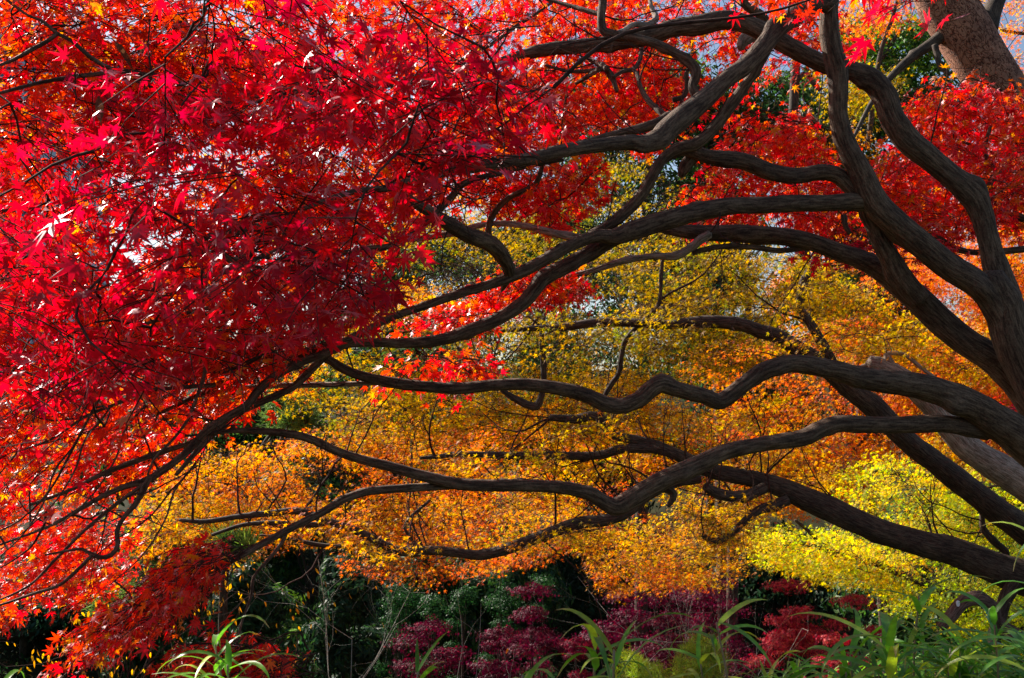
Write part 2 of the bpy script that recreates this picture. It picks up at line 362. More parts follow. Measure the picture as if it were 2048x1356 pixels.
def shoots(name, tree, n, L, mat, parent, r0=.006, box=None, seed=2):
    """fine forking side shoots off the traced wood"""
    r = np.random.default_rng(seed); nodes = np.vstack([p[::2] for p, q in SKEL[tree]]); x, y, d = proj(nodes)
    ok = (x > box[0]) & (x < box[2]) & (y > box[1]) & (y < box[3]) if box else np.ones(len(x), bool); nodes = nodes[ok]; P0, P1, ra, rb = [], [], [], []
    def go(p, v, l, rad, lev):
        k = 9
        for i in range(k):
            v = nrm(v + r.normal(0, .16, 3) + np.array([0, 0, .05])); q = p + v * l / k; a, b = rad * (1 - i / k * .7), rad * (1 - (i + 1) / k * .7); P0.append(p); P1.append(q); ra.append(a); rb.append(b); p = q
            if lev < 2 and i > 1 and r.random() < .4: go(p, nrm(v + r.normal(0, .6, 3)), l * r.uniform(.3, .6), a * .6, lev + 1)
    for i in range(n):
        p = nodes[r.integers(len(nodes))]; go(p, nrm(np.array([r.normal(-.5, .8), r.normal(0, .35), r.normal(.35, .7)])), L * r.uniform(.5, 1.3), r0 * r.uniform(.6, 1.2), 0)
    V, Q = sticks(np.array(P0), np.array(P1), np.array(ra), np.array(rb), 5); o = make(name, V, [Q], mat, parent, smooth=True); o["kind"] = "stuff"; return o
def petioles(name, gs, mat, parent, r=.0008):
    pos, root = cat(gs, "pos"), cat(gs, "root"); V, Q = sticks(root, pos, r, r * .8)
    o = make(name, V, [Q], mat, parent); o["kind"] = "stuff"; return o

# ---------------------------------------------------------------- ground
def gh(x, y):
    x, y = np.asarray(x, float), np.asarray(y, float)
    h = np.interp(y, [-60, 3.2, 6, 14, 24, 34, 60, 110, 3000], [.2, 0, -1.3, -5.4, -5.8, -3.5, 3.0, 6.0, 9.0])
    f = np.clip((y - 2) / 8, 0, 1)
    return h + f * (.35 * np.sin(x * .31 + 1) * np.cos(y * .23) + .15 * np.sin(x * .9 + y * .7)) + .03 * np.sin(x * 2.3) * np.cos(y * 2.9)
xs = np.concatenate([-np.geomspace(1500, 41, 14), np.linspace(-40, 40, 161), np.geomspace(41, 1500, 14)])
ys = np.concatenate([np.linspace(-40, -4, 10), np.linspace(-3.5, 60, 170), np.geomspace(62, 2500, 22)])
X, Y = np.meshgrid(xs, ys); V = np.stack([X, Y, gh(X, Y)], -1).reshape(-1, 3); nx = len(xs)
i, j = np.meshgrid(np.arange(len(ys) - 1), np.arange(nx - 1), indexing='ij'); i, j = i.ravel(), j.ravel()
g = make("ground", V, [np.stack([i * nx + j, i * nx + j + 1, (i + 1) * nx + j + 1, (i + 1) * nx + j], 1)], M_SOIL, smooth=True); tag(g, kind="structure")

# ---------------------------------------------------------------- the red maple
RED = empty("maple_tree", (3.7, 4.9, 0), "red Japanese maple whose grey brown limbs spread across the whole view", "tree")
def rl(pts, d0, d1, name="limb", **kw): return limb("red", name, pts, d0, d1, kw.pop("mat", M_BARK), RED, **kw)
rl([(2470, 1500, 100, 5), (2430, 1380, 88), (2330, 1180, 74), (2200, 980, 56), (2100, 820, 45), (2048, 730, 41), (2022, 670, 40), (2008, 611, 38), (1990, 575, 33), (1978, 553, 30)], 5.0, 5.0, name="trunk", sides=30, knots=6)
rl([(2030, 690, 34), (1990, 610, 29), (1952, 566, 28), (1895, 532, 28), (1837, 484, 28), (1792, 447, 28), (1752, 408, 28), (1722, 345, 25), (1693, 290, 22), (1676, 232, 19.5), (1676, 188, 20), (1673, 137, 22), (1661, 85, 21), (1657, 34, 20), (1658, -40, 19), (1640, -160, 17), (1600, -330, 13)], 5.0, 4.9, sides=26, knots=5)
rl([(2200, 980, 44), (2120, 880, 40), (2048, 782, 34), (2014, 743, 32), (1980, 713, 31), (1929, 681, 29), (1878, 640, 29), (1826, 590, 29), (1775, 546, 27), (1724, 520, 21), (1673, 503, 19), (1621, 484, 19), (1553, 472, 19), (1485, 467, 19), (1416, 466, 17), (1348, 460, 13), (1300, 452, 8)], 5.15, 5.35, sides=24, knots=4)
rl([(1734, 412, 20), (1736, 430, 18), (1745, 446, 18), (1760, 480, 19), (1778, 512, 21), (1803, 556, 24), (1840, 600, 22)], 5.05, 5.12, sides=22, knots=1)
rl([(2020, 650, 30), (2010, 600, 32), (1995, 545, 27), (1982, 500, 23), (1972, 462, 22), (1964, 430, 24), (1946, 393, 26), (1902, 352, 25), (1854, 312, 25), (1812, 278, 26), (1786, 240, 25), (1768, 194, 25), (1743, 158, 24), (1708, 143, 20), (1656, 131, 19), (1621, 116, 19), (1570, 89, 19), (1526, 64, 20), (1485, 46, 19), (1444, 41, 21), (1399, 51, 22), (1348, 56, 19), (1295, 74, 18), (1227, 85, 16), (1158, 93, 15), (1100, 98, 14), (1040, 112, 12), (960, 140, 8), (900, 170, 5)], 5.1, 5.2, sides=24, knots=8)
rl([(1658, 10, 19), (1640, 8, 16), (1612, 20, 17), (1587, 32, 18), (1558, 55, 20), (1529, 89, 19), (1492, 130, 19), (1450, 161, 19), (1410, 198, 21), (1368, 232, 24), (1340, 255, 24), (1318, 276, 22), (1290, 287, 19), (1255, 285, 16), (1193, 291, 15), (1124, 302, 14.5), (1056, 318, 14), (988, 328, 14), (919, 338, 12), (860, 350, 10), (780, 375, 8), (700, 385, 6), (600, 420, 5)], 4.85, 3.6, sides=24, knots=9)
rl([(1370, 222, 12), (1340, 236, 12), (1295, 253, 11), (1227, 270, 9), (1160, 288, 8), (1100, 300, 5)], 4.7, 4.6, sides=14, knots=3)
rl([(1535, 98, 10), (1518, 128, 11), (1495, 164, 11), (1461, 212, 13), (1423, 262, 12), (1388, 290, 14), (1360, 296, 13), (1326, 318, 12), (1302, 357, 12), (1281, 393, 12), (1248, 427, 13), (1215, 452, 12), (1180, 470, 9)], 4.75, 4.75, sides=20, knots=4)
rl([(1330, 318, 9), (1360, 300, 13), (1382, 302, 14), (1420, 314, 16), (1485, 322, 18), (1536, 342, 18), (1587, 352, 17), (1638, 345, 17), (1673, 350, 17), (1700, 372, 18), (1722, 396, 17)], 4.95, 5.02, sides=20, knots=3)
rl([(1395, 310, 12), (1378, 322, 14), (1366, 340, 11), (1362, 353, 7)], 5.0, 5.0, sides=14, knots=1)
rl([(1750, 402, 20), (1725, 404, 20), (1690, 404, 19), (1656, 406, 18), (1587, 407, 18), (1519, 410, 18), (1450, 414, 19), (1382, 427, 20), (1340, 438, 21), (1300, 450, 21), (1261, 463, 21), (1225, 474, 17), (1193, 472, 14), (1141, 491, 13), (1090, 519, 13), (1039, 546, 13), (988, 566, 11), (919, 587, 10), (851, 611, 9), (783, 635, 8), (731, 662, 8), (690, 683, 8.5), (649, 707, 9), (598, 726, 9), (547, 754, 9), (513, 785, 9), (492, 812, 9), (444, 840, 9), (410, 864, 8.5), (383, 894, 8), (359, 916, 8), (301, 957, 7.5), (256, 971, 6.5), (205, 992, 5.5), (154, 1022, 4.5), (103, 1050, 3.5), (40, 1075, 2.5), (-60, 1110, 2)], 5.0, 3.7, sides=22, knots=10)
rl([(1275, 462, 17), (1250, 468, 18), (1227, 476, 18), (1176, 508, 16), (1124, 536, 17), (1086, 557, 17), (1066, 583, 16), (1039, 611, 15), (988, 642, 14), (936, 662, 14), (885, 679, 13), (817, 686, 11), (748, 685, 10), (680, 690, 9.5), (649, 713, 8.5), (615, 747, 8.5), (581, 777, 8), (513, 808, 8), (461, 833, 7), (427, 867, 7), (403, 892, 6.5), (352, 950, 4)], 4.8, 4.2, sides=20, knots=8)
rl([(700, 682, 8), (666, 687, 9), (615, 707, 9), (547, 713, 8), (478, 720, 7), (410, 720, 6), (362, 712, 5), (300, 700, 3)], 4.45, 4.6, sides=14, knots=3)
rl([(800, 380, 7), (817, 396, 9), (840, 412, 11), (868, 429, 13), (888, 442, 15), (936, 470, 17), (968, 480, 18), (992, 496, 18), (1011, 522, 15.5), (1019, 545, 13), (1012, 562, 9), (1004, 580, 4)], 3.7, 4.6, sides=20, knots=4)
rl([(640, 520, 4), (680, 507, 5), (735, 497, 6), (783, 491, 7), (830, 464, 7.5), (871, 424, 8), (900, 398, 8), (926, 368, 7), (980, 350, 6), (1056, 331, 6.5), (1124, 318, 6)], 3.9, 4.3, sides=14, knots=4)
rl([(978, 480, 8), (977, 457, 7), (984, 433, 7), (998, 413, 7), (1022, 393, 6), (1056, 378, 6), (1073, 366, 6), (1083, 338, 5), (1085, 318, 5)], 4.65, 4.4, sides=12, knots=3)
rl([(820, 480, 5), (840, 477, 6), (902, 467, 7), (940, 455, 6.5), (988, 447, 6), (1040, 450, 7), (1090, 462, 8), (1150, 475, 9), (1200, 478, 9)], 4.95, 4.95, sides=12, knots=4, mat=M_PALE)
rl([(1140, 552, 5), (1193, 539, 6), (1244, 522, 8), (1285, 515, 7), (1312, 512, 7), (1350, 512, 9), (1382, 495, 9), (1400, 480, 10), (1420, 468, 9)], 5.3, 5.25, sides=14, knots=4, mat=M_PALE)
rl([(1385, 506, 6), (1405, 500, 6), (1444, 493, 6), (1502, 494, 6), (1553, 501, 6), (1590, 499, 5.5), (1640, 492, 5)], 5.3, 5.3, sides=12, knots=3)
# the low limb with the deep dip
rl([(2330, 1180, 60), (2200, 1010, 50), (2110, 930, 46), (2048, 880, 42), (1980, 835, 36), (1929, 803, 32), (1861, 778, 28), (1792, 765, 26), (1724, 756, 24), (1673, 741, 21), (1621, 731, 20), (1587, 727, 19.5), (1553, 733, 19), (1519, 747, 19), (1485, 771, 17), (1452, 797, 18), (1434, 803, 18), (1410, 793, 17), (1348, 777, 17), (1325, 769, 18), (1303, 777, 18), (1278, 799, 18), (1243, 812, 17), (1210, 808, 17), (1176, 792, 16), (1124, 778, 14.5), (1056, 769, 13.5), (988, 770, 12.5), (919, 777, 12.5), (851, 773, 12), (783, 765, 12), (731, 754, 11), (690, 739, 10), (655, 718, 9), (630, 712, 7)], 5.0, 4.45, sides=26, knots=11)
rl([(760, 765, 6), (700, 768, 5.5), (615, 770, 6), (547, 771, 6), (495, 775, 6), (444, 782, 5), (400, 792, 3.5), (330, 800, 2.5)], 4.5, 4.7, sides=12, knots=3, mat=M_PALE)
rl([(510, 722, 6), (478, 739, 5.5), (450, 758, 6), (427, 775, 6), (376, 799, 5.5), (342, 816, 4), (300, 835, 3)], 4.5, 4.6, sides=12, knots=2)
rl([(700, 612, 3), (650, 645, 4), (610, 668, 4.5), (578, 684, 5), (530, 707, 5), (478, 734, 5), (430, 745, 5), (405, 735, 4), (366, 742, 3.5), (320, 760, 3)], 4.2, 4.3, sides=10, knots=2)
rl([(489, 670, 5), (495, 685, 6.5), (508, 700, 7), (535, 712, 7)], 4.4, 4.45, sides=12, knots=1)
# the lowest long limb
rl([(1975, 862, 20), (1940, 856, 20), (1912, 850, 19), (1861, 847, 19), (1792, 850, 18), (1724, 849, 18), (1673, 848, 18), (1638, 860, 18), (1604, 876, 18), (1519, 889, 16), (1450, 904, 17), (1412, 922, 19), (1380, 937, 20), (1346, 951, 20), (1298, 975, 20), (1261, 998, 21), (1232, 1013, 20), (1205, 1003, 16), (1176, 986, 15), (1124, 975, 14), (1056, 971, 13), (988, 971, 13), (919, 968, 13), (851, 953, 12), (783, 934, 11), (731, 921, 10), (680, 905, 9.5), (615, 876, 9), (547, 864, 8), (478, 861, 6), (430, 866, 3.5), (370, 872, 2.5)], 4.9, 4.2, sides=24, knots=10)
rl([(920, 969, 9), (868, 973, 9), (817, 976, 9), (748, 981, 9), (710, 990, 9), (680, 1002, 9), (649, 1022, 8.5), (581, 1057, 8), (513, 1094, 7.5), (444, 1132, 6.5), (410, 1167, 4.5), (369, 1204, 4), (308, 1227, 4), (263, 1255, 3), (200, 1290, 2), (150, 1320, 1.6)], 4.5, 3.5, sides=14, knots=5)
rl([(571, 1062, 5), (568, 1078, 4.2), (547, 1108, 4), (509, 1152, 3.5), (502, 1193, 3), (485, 1240, 2.5), (470, 1300, 2)], 4.2, 4.0, sides=8, knots=2)
rl([(1300, 962, 10), (1325, 972, 9), (1345, 984, 9), (1346, 997, 7.5), (1336, 1012, 5)], 4.75, 4.72, sides=12, knots=2)
rl([(300, 950, 6), (297, 960, 6), (273, 1005, 6), (249, 1033, 5), (234, 1062, 5), (236, 1088, 5), (225, 1108, 5), (205, 1115, 5), (180, 1108, 4), (160, 1098, 3), (90, 1110, 2)], 3.9, 3.7, sides=10, knots=2)
rl([(185, 1110, 4), (160, 1135, 4), (119, 1170, 3.5), (68, 1187, 3), (0, 1210, 2.5), (-60, 1225, 2)], 3.7, 3.6, sides=8, knots=1)
# upper inner branches
rl([(1205, -60, 11), (1206, 0, 9), (1203, 30, 9), (1206, 60, 10), (1230, 70, 10), (1270, 76, 9), (1312, 88, 10), (1350, 106, 10), (1374, 121, 11), (1390, 138, 12), (1391, 155, 11), (1385, 172, 10), (1392, 190, 11), (1405, 205, 12)], 4.9, 4.75, sides=16, knots=6)
rl([(1060, -10, 3), (1110, 3, 4), (1158, 17, 5), (1204, 30, 6)], 5.2, 4.9, sides=8)
rl([(1230, 66, 5), (1246, 62, 5.5), (1268, 49, 6), (1295, 50, 6.5), (1312, 36, 7), (1303, 15, 5), (1297, -20, 4)], 5.0, 5.4, sides=12, mat=M_PALE, knots=2)
rl([(1090, 130, 3), (1141, 143, 4), (1193, 140, 5), (1211, 138, 7), (1225, 156, 6.5), (1234, 183, 4)], 5.4, 5.2, sides=10, knots=2)
rl([(1170, 98, 4), (1178, 118, 5), (1205, 130, 6), (1214, 138, 6)], 5.8, 5.2, sides=8)
rl([(1152, 167, 4), (1175, 153, 5), (1200, 137, 5.5)], 5.4, 5.2, sides=8)
rl([(1227, 154, 4), (1245, 143, 4.5), (1268, 137, 5), (1280, 118, 5), (1284, 90, 5)], 5.2, 5.6, sides=8, knots=1)
rl([(1265, 138, 4), (1274, 148, 4.5), (1280, 172, 5), (1292, 195, 6), (1310, 215, 6.5), (1336, 234, 7), (1360, 236, 8)], 5.3, 4.8, sides=12, knots=3)
rl([(1345, 200, 6), (1368, 192, 5), (1375, 165, 6), (1371, 150, 5), (1378, 138, 4)], 4.9, 4.9, sides=10, knots=2)
rl([(1500, -60, 9), (1488, 0, 9), (1497, 15, 9), (1517, 26, 9), (1533, 42, 8), (1526, 60, 7)], 5.3, 5.4, sides=12, knots=3)
rl([(1522, 70, 13), (1500, 72, 14), (1486, 82, 13), (1481, 98, 8)], 5.5, 5.5, sides=14, mat=M_PALE, knots=1)
rl([(1700, 468, 5), (1690, 450, 6), (1688, 430, 6)], 5.3, 5.3, sides=8)
# right-hand twisting branch
rl([(2140, 485, 8), (2048, 498, 7.5), (2008, 502, 7), (1953, 505, 6.5), (1912, 498, 7), (1890, 485, 7), (1870, 470, 5), (1850, 462, 4)], 5.9, 5.9, sides=12, knots=2)
rl([(2120, 460, 9), (2048, 437, 8), (1997, 410, 7), (1977, 380, 6.5), (1988, 350, 6), (1985, 330, 5.5), (1970, 308, 5), (1973, 280, 4), (1980, 253, 3)], 6.0, 6.2, sides=10, knots=3)
rl([(1985, 352, 4), (2010, 340, 4), (2048, 348, 4), (2100, 350, 4)], 6.1, 6.2, sides=8, mat=M_PALE)
rl([(1970, 300, 3), (1920, 282, 3.5), (1880, 272, 3), (1840, 285, 2)], 6.2, 6.2, sides=8)
# thin limbs out at the upper left
rl([(860, 150, 9), (760, 170, 9), (640, 180, 9), (520, 195, 8), (450, 194, 7.5), (376, 172, 6.5), (308, 155, 6), (256, 143, 6), (205, 147, 5), (137, 155, 4.5), (68, 168, 4), (0, 186, 3.5), (-90, 210, 3)], 3.9, 2.9, sides=12, knots=4)
rl([(256, 145, 5), (219, 136, 5), (178, 112, 4.5), (144, 82, 4), (113, 66, 4), (85, 42, 3.5), (55, 30, 3), (0, -10, 3)], 3.15, 3.1, sides=10, knots=2)
rl([(115, 68, 4), (90, 85, 4.5), (68, 97, 4.5), (30, 118, 4), (0, 130, 3.5), (-60, 150, 3)], 3.12, 3.0, sides=8)
rl([(178, 114, 3), (120, 97, 3), (60, 106, 3), (20, 110, 2)], 3.7, 3.6, sides=8)
rl([(130, 4, 3), (165, 10, 4), (240, 9, 4), (300, -4, 4), (380, -40, 5)], 3.6, 3.9, sides=8)
rl([(490, -20, 8), (509, 7, 7), (540, 30, 7), (564, 55, 7), (598, 82, 7), (650, 120, 6), (720, 150, 6)], 4.6, 4.8, sides=12, knots=2)
rl([(590, -20, 2.5), (643, 44, 4), (648, 60, 4), (646, 90, 3.5), (650, 130, 3)], 4.6, 4.7, sides=8)
rl([(880, 112, 4), (930, 105, 4), (977, 92, 4.5), (1005, 72, 4.5), (1039, 48, 4), (1073, 27, 3), (1110, 0, 3)], 5.4, 5.6, sides=8, knots=1)
# hanging twigs at the left
rl([(560, 440, 7), (520, 452, 8), (470, 462, 9), (430, 470, 9), (390, 488, 7), (360, 508, 5)], 3.9, 3.4, sides=12, knots=3)
rl([(366, 508, 5), (400, 507, 5.5), (427, 489, 6), (440, 495, 7), (448, 512, 7.5), (466, 521, 8), (484, 512, 7.5), (491, 492, 7), (492, 465, 7)], 3.4, 3.6, sides=12, knots=2)
rl([(393, 500, 3.5), (400, 520, 4), (406, 545, 4), (410, 565, 3), (420, 590, 2.5)], 3.4, 3.3, sides=8)
rl([(322, 545, 5), (314, 562, 5), (306, 590, 4.5), (292, 620, 4), (278, 648, 4), (239, 698, 3.5), (217, 735, 3.2), (205, 765, 3), (191, 809, 3), (170, 850, 3), (144, 900, 3), (100, 980, 2.5), (40, 1040, 2), (-20, 1070, 2)], 3.3, 3.2, sides=8, knots=2)
rl([(560, 500, 6), (500, 522, 5), (448, 543, 4.5), (400, 562, 4), (359, 580, 4), (308, 602, 4)], 3.9, 3.3, sides=8)
rl([(420, 615, 4.5), (349, 631, 4.5), (290, 648, 4), (240, 668, 3.5), (205, 686, 3), (150, 720, 2)], 3.8, 3.5, sides=8)
rl([(430, 770, 5), (360, 775, 4.5), (290, 783, 4), (222, 812, 3.5), (171, 833, 3), (100, 880, 2.5), (40, 900, 2)], 4.2, 3.6, sides=8)
rl([(400, 700, 4), (410, 740, 4), (395, 790, 4), (375, 840, 3.5), (345, 880, 3), (310, 915, 2.5), (295, 950, 2)], 4.0, 3.8, sides=8)
rl([(470, 855, 7), (420, 862, 5), (380, 885, 5), (320, 905, 6), (250, 930, 6), (200, 950, 5), (140, 980, 4), (60, 1010, 3)], 4.4, 4.2, sides=10, knots=2)
rl([(300, 960, 4), (230, 1010, 4), (170, 1060, 3.5), (110, 1120, 3), (60, 1170, 2.5), (0, 1200, 2)], 3.9, 3.7, sides=8)
for (x, y) in ((150, 900), (60, 820), (230, 880), (330, 1000), (90, 960)):
    rl([(x + 60, y - 70, 2.6), (x + 20, y - 20, 2.4), (x, y + 40, 2.2), (x - 45, y + 110, 1.8), (x - 110, y + 170, 1.2)], 3.8, 3.5, sides=6, knots=0, name="twig")

RD = (.78, .014, .026); RB = (.86, .04, .016); CR = (.58, .009, .03); OR = (.80, .14, .018); YO = (.85, .33, .03); RW = (.78, .07, .04)
pal_near = palette([CR, RD, (.48, .006, .035)], [4, 3.6, 1.6], .5)
pal_mid = palette([RD, RB, OR, YO], [4, 4, 1.3, .5], .5)
pal_hot = palette([RB, RD, OR, YO, RW], [4.5, 3.5, 1.5, .9, 1.2], .4)
pal_low = palette([RB, RD, RW, OR], [4, 5, 1.5, .7], .4)
near, mid = [], []
NH = [([(-150, -250), (1180, -250), (1150, 130), (1110, 300), (890, 340), (850, 560), (800, 640), (660, 690), (430, 700), (330, 780), (60, 800), (-150, 760)], True)]
P_NEAR = [(330, 60), (620, 10), (900, 40), (1120, 150), (1090, 300), (900, 320), (850, 430), (800, 520), (810, 640), (660, 690), (430, 690), (330, 770), (60, 780), (-60, 700), (-80, 420), (120, 250)]
near.append(foliage(P_NEAR, 80, (2.2, 3.3), .46, 36, .040, pal_near, droop=.35, sunb=.35, rnd=.6, hole=NH))
P_LOWN = [(-60, 740), (330, 760), (300, 900), (120, 1000), (-60, 1020)]
mid.append(foliage([(1000, 120), (1330, 130), (1320, 260), (1150, 280), (900, 330), (800, 400), (760, 330)], 84, (5.5, 6.8), .45, 40, .040, pal_hot, hole=[([(900, 60), (1420, 100), (1370, 300), (1250, 350), (900, 420), (750, 480), (700, 300)], True)]))
near.append(foliage(P_LOWN, 6, (2.9, 3.7), .45, 28, .041, pal_mid, droop=.35, sunb=.5))
lower = [(-150, -250), (1400, -250), (1400, 60), (1330, 130), (1330, 290), (1230, 330), (1230, 440), (1100, 470), (1060, 430), (950, 440), (840, 490), (790, 560), (800, 660), (640, 700), (560, 800), (520, 850), (430, 900), (300, 960), (285, 1080), (285, 1190), (200, 1210), (120, 1230), (60, 1250), (0, 1300), (-150, 1320)]
H = [(lower, True)]
mid.append(foliage([(-120, 560), (560, 520), (760, 560), (600, 700), (500, 830), (300, 950), (270, 1170), (120, 1200), (0, 1260), (-120, 1250)], 200, (550, 3.9, 1200, 6.4, .32), .5, 40, .042, pal_hot, hole=H, head=200))
mid.append(foliage([(300, 80), (1030, 40), (1040, 240), (900, 300), (800, 420), (700, 540), (300, 560)], 165, (3.9, 5.2), .5, 44, .037, pal_mid, hole=H))
mid.append(foliage([(-100, -60), (640, -60), (500, 120), (280, 300), (-100, 480)], 135, (0, 3.6, 480, 4.4, .45), .5, 32, .037, pal_hot, hole=H))
mid.append(foliage([(600, -80), (1300, -80), (1300, 100), (1000, 130), (600, 90)], 90, (5.5, 7.4), .55, 42, .040, pal_hot, hole=H))
mid.append(foliage([(900, 300), (1250, 300), (1230, 440), (1080, 460), (950, 420)], 34, (5.0, 5.6), .36, 34, .040, pal_hot, hole=H, sunb=.8))
mid.append(foliage([(-350, -950), (350, -950), (350, -430), (-350, -430)], 55, (4.2, 5.0), .5, 40, .040, pal_mid))  # unseen sprays high above the frame, added to shade the near leaves
# behind and between the upper limbs
hB = [([(1180, -100), (1720, -100), (1720, 180), (1600, 190), (1560, 120), (1480, 260), (1400, 310), (1300, 320), (1180, 260)], True)]
mid.append(foliage([(1180, -60), (1700, -60), (1650, 120), (1480, 170), (1380, 280), (1230, 260)], 84, (5.8, 7.4), .5, 40, .038, pal_hot, hole=hB))
mid.append(foliage([(1400, 250), (1560, 210), (1660, 280), (1700, 440), (1560, 440), (1370, 470), (1340, 400), (1420, 340)], 80, (5.7, 7.0), .42, 38, .038, pal_mid, sunb=.4, hole=[([(1380, 380), (1330, 420), (1360, 480), (1480, 470), (1640, 480), (1720, 440), (1760, 180), (1560, 160), (1480, 230), (1440, 280)], True)]))
mid.append(foliage([(1820, 160), (2080, 190), (2100, 430), (1930, 460), (1720, 440), (1730, 330), (1830, 270)], 150, (5.6, 7.2), .48, 42, .039, pal_mid, hole=[([(1700, 470), (1700, 320), (1800, 260), (1800, 180), (1880, 130), (2120, 160), (2120, 470), (1950, 500), (1900, 480)], True)]))
mid.append(foliage([(1500, 480), (1740, 440), (1960, 460), (1900, 520), (1640, 500)], 10, (5.5, 6.0), .3, 30, .036, pal_near))
mid.append(foliage([(-60, 380), (280, 380), (260, 620), (-60, 640)], 26, (4.3, 5.0), .5, 40, .039, pal_mid))
near.append(foliage([(1720, -120), (1900, -120), (1880, -30), (1740, -20)], 5, (2.4, 3.0), .3, 12, .042, pal_near))
near.append(foliage([(1480, -60), (1760, -50), (1700, -20), (1500, -30)], 4, (4.0, 4.6), .28, 16, .040, pal_hot))
# sprays under the middle limbs
hM = [([(1180, 480), (1190, 610), (1140, 640), (1060, 600), (960, 680), (760, 680), (800, 620), (900, 580), (1040, 510), (1120, 470)], True)]
mid.append(foliage([(1160, 500), (1160, 600), (1090, 600), (930, 670), (800, 670), (900, 600), (1050, 530)], 44, (4.9, 5.6), .34, 34, .033, pal_mid, hole=hM))
mid.append(foliage([(770, 700), (930, 700), (960, 750), (860, 760), (780, 740)], 12, (4.8, 5.2), .32, 26, .034, pal_mid))
# low branch at the lower left
hL = [([(450, 1060), (450, 1140), (400, 1210), (420, 1240), (520, 1240), (610, 1356), (600, 1420), (60, 1420), (80, 1330), (140, 1260), (300, 1160), (380, 1080)], True)]
mid.append(foliage([(430, 1080), (440, 1140), (380, 1200), (280, 1240), (160, 1300), (120, 1360), (100, 1400), (350, 1400), (330, 1290), (420, 1260), (520, 1280), (590, 1380), (420, 1420), (60, 1420), (140, 1280), (260, 1180), (380, 1090)], 100, (3.3, 4.0), .30, 34, .031, pal_hot, hole=hL, head=215))
for g_ in near + mid: pass
def crown(name, gs, mat, parent, tmpl, curl=.25, tipc=None, kind=None):
    return leafmesh(name, tmpl, cat(gs, "pos"), cat(gs, "d"), cat(gs, "n"), cat(gs, "size"), cat(gs, "col"), mat, parent, curl, tipc, kind)
crown("crown", near + mid, M_RED, RED, T_HI, .48, (.75, .05, .02))
twigs_obj("twigs", "red", near + mid, M_TWIG, RED)
petioles("leaf_stalks", near + mid, plain_mat("red_leaf_stalk", (.35, .03, .03), (.5, .08, .05), 30), RED)
shoots("side_shoots", "red", 46, .42, M_TWIG, RED, .0045, (0, 300, 1150, 1100), 5); shoots("side_shoots", "red", 34, .5, M_TWIG, RED, .005, (950, 0, 1600, 320), 6); shoots("side_shoots", "red", 14, .4, M_TWIG, RED, .0045, (1100, 400, 1950, 900), 8)
print("red leaves", len(cat(near + mid, "pos")))

for px, py, d, sz, dr in ((197, 190, 2.9, .075, (.1, 0, -1)), (228, 82, 3.0, .06, (.6, .1, -.5)), (268, 92, 3.0, .05, (.7, .1, -.3)), (440, 600, 2.8, .05, (.2, 0, -1))):
    a = P([px], [py], [d]); dv = nrm(np.array([dr], float)); make_ = leafmesh("dried_leaf", T_OVAL, a, dv, nrm(np.array([[.3, -1, .2]])), np.array([sz]), np.array([[.13, .06, .035]]), M_SHR, RED, .9)
# ---------------------------------------------------------------- golden maple with dark limbs
GOLD = empty("maple_tree", (6.3, 9, -2.9), "golden and orange maple with near black limbs behind the red one", "tree")
def gl_(pts, d0, d1, name="limb", **kw): return limb("gold", name, pts, d0, d1, kw.pop("mat", M_BARK2), GOLD, **kw)
gl_([(2440, 1860, 70), (2380, 1600, 60), (2300, 1380, 52), (2200, 1240, 46), (2120, 1185, 41), (2048, 1156, 38), (1980, 1132, 33), (1912, 1104, 31), (1844, 1087, 28), (1775, 1067, 26), (1707, 1040, 26), (1656, 1016, 27), (1610, 997, 25), (1570, 978, 22), (1519, 961, 18), (1468, 951, 17), (1416, 940, 16), (1380, 922, 15), (1350, 908, 13), (1300, 888, 12), (1230, 872, 9), (1200, 866, 6)], 9.0, 9.3, name="trunk", sides=24, knots=6)
gl_([(2270, 1330, 40), (2180, 1180, 36), (2110, 1105, 33), (2048, 1060, 30), (1980, 1009, 27), (1912, 957, 26), (1861, 917, 24), (1818, 885, 23), (1775, 843, 24), (1741, 809, 24), (1700, 780, 20), (1656, 741, 18), (1621, 713, 18), (1587, 693, 17), (1553, 672, 16), (1519, 662, 15), (1485, 650, 15), (1433, 643, 14), (1382, 645, 12), (1330, 650, 10), (1260, 646, 9), (1193, 645, 10), (1124, 655, 8), (1060, 657, 6), (1000, 662, 4)], 9.2, 8.9, sides=20, knots=7)
gl_([(1712, 785, 15), (1690, 760, 14), (1673, 741, 12), (1649, 696, 11), (1628, 659, 10), (1604, 620, 9.5), (1601, 598, 9.5), (1608, 563, 10), (1622, 540, 9), (1632, 508, 7), (1640, 470, 5)], 9.4, 9.3, sides=14, knots=3)
gl_([(1325, 520, 4), (1322, 553, 4.5), (1319, 604, 4.5), (1300, 630, 5), (1272, 655, 5), (1250, 682, 5.5), (1243, 712, 5.5), (1238, 745, 5), (1223, 768, 6), (1208, 795, 5), (1200, 830, 5)], 9.1, 9.1, sides=10, knots=3)
gl_([(1100, 600, 3), (1087, 640, 4), (1083, 680, 6), (1087, 730, 6.5), (1087, 765, 6.5), (1082, 795, 7), (1070, 813, 9), (1039, 802, 8), (1011, 785, 6), (975, 750, 5), (940, 720, 4.5), (915, 695, 4)], 9.1, 9.1, sides=12, knots=3)
gl_([(840, 916, 3), (878, 913, 5), (919, 908, 6), (1022, 911, 8), (1090, 911, 9), (1193, 911, 9), (1244, 898, 10), (1312, 899, 10), (1363, 913, 11), (1430, 940, 12)], 9.3, 9.2, sides=14, knots=4)
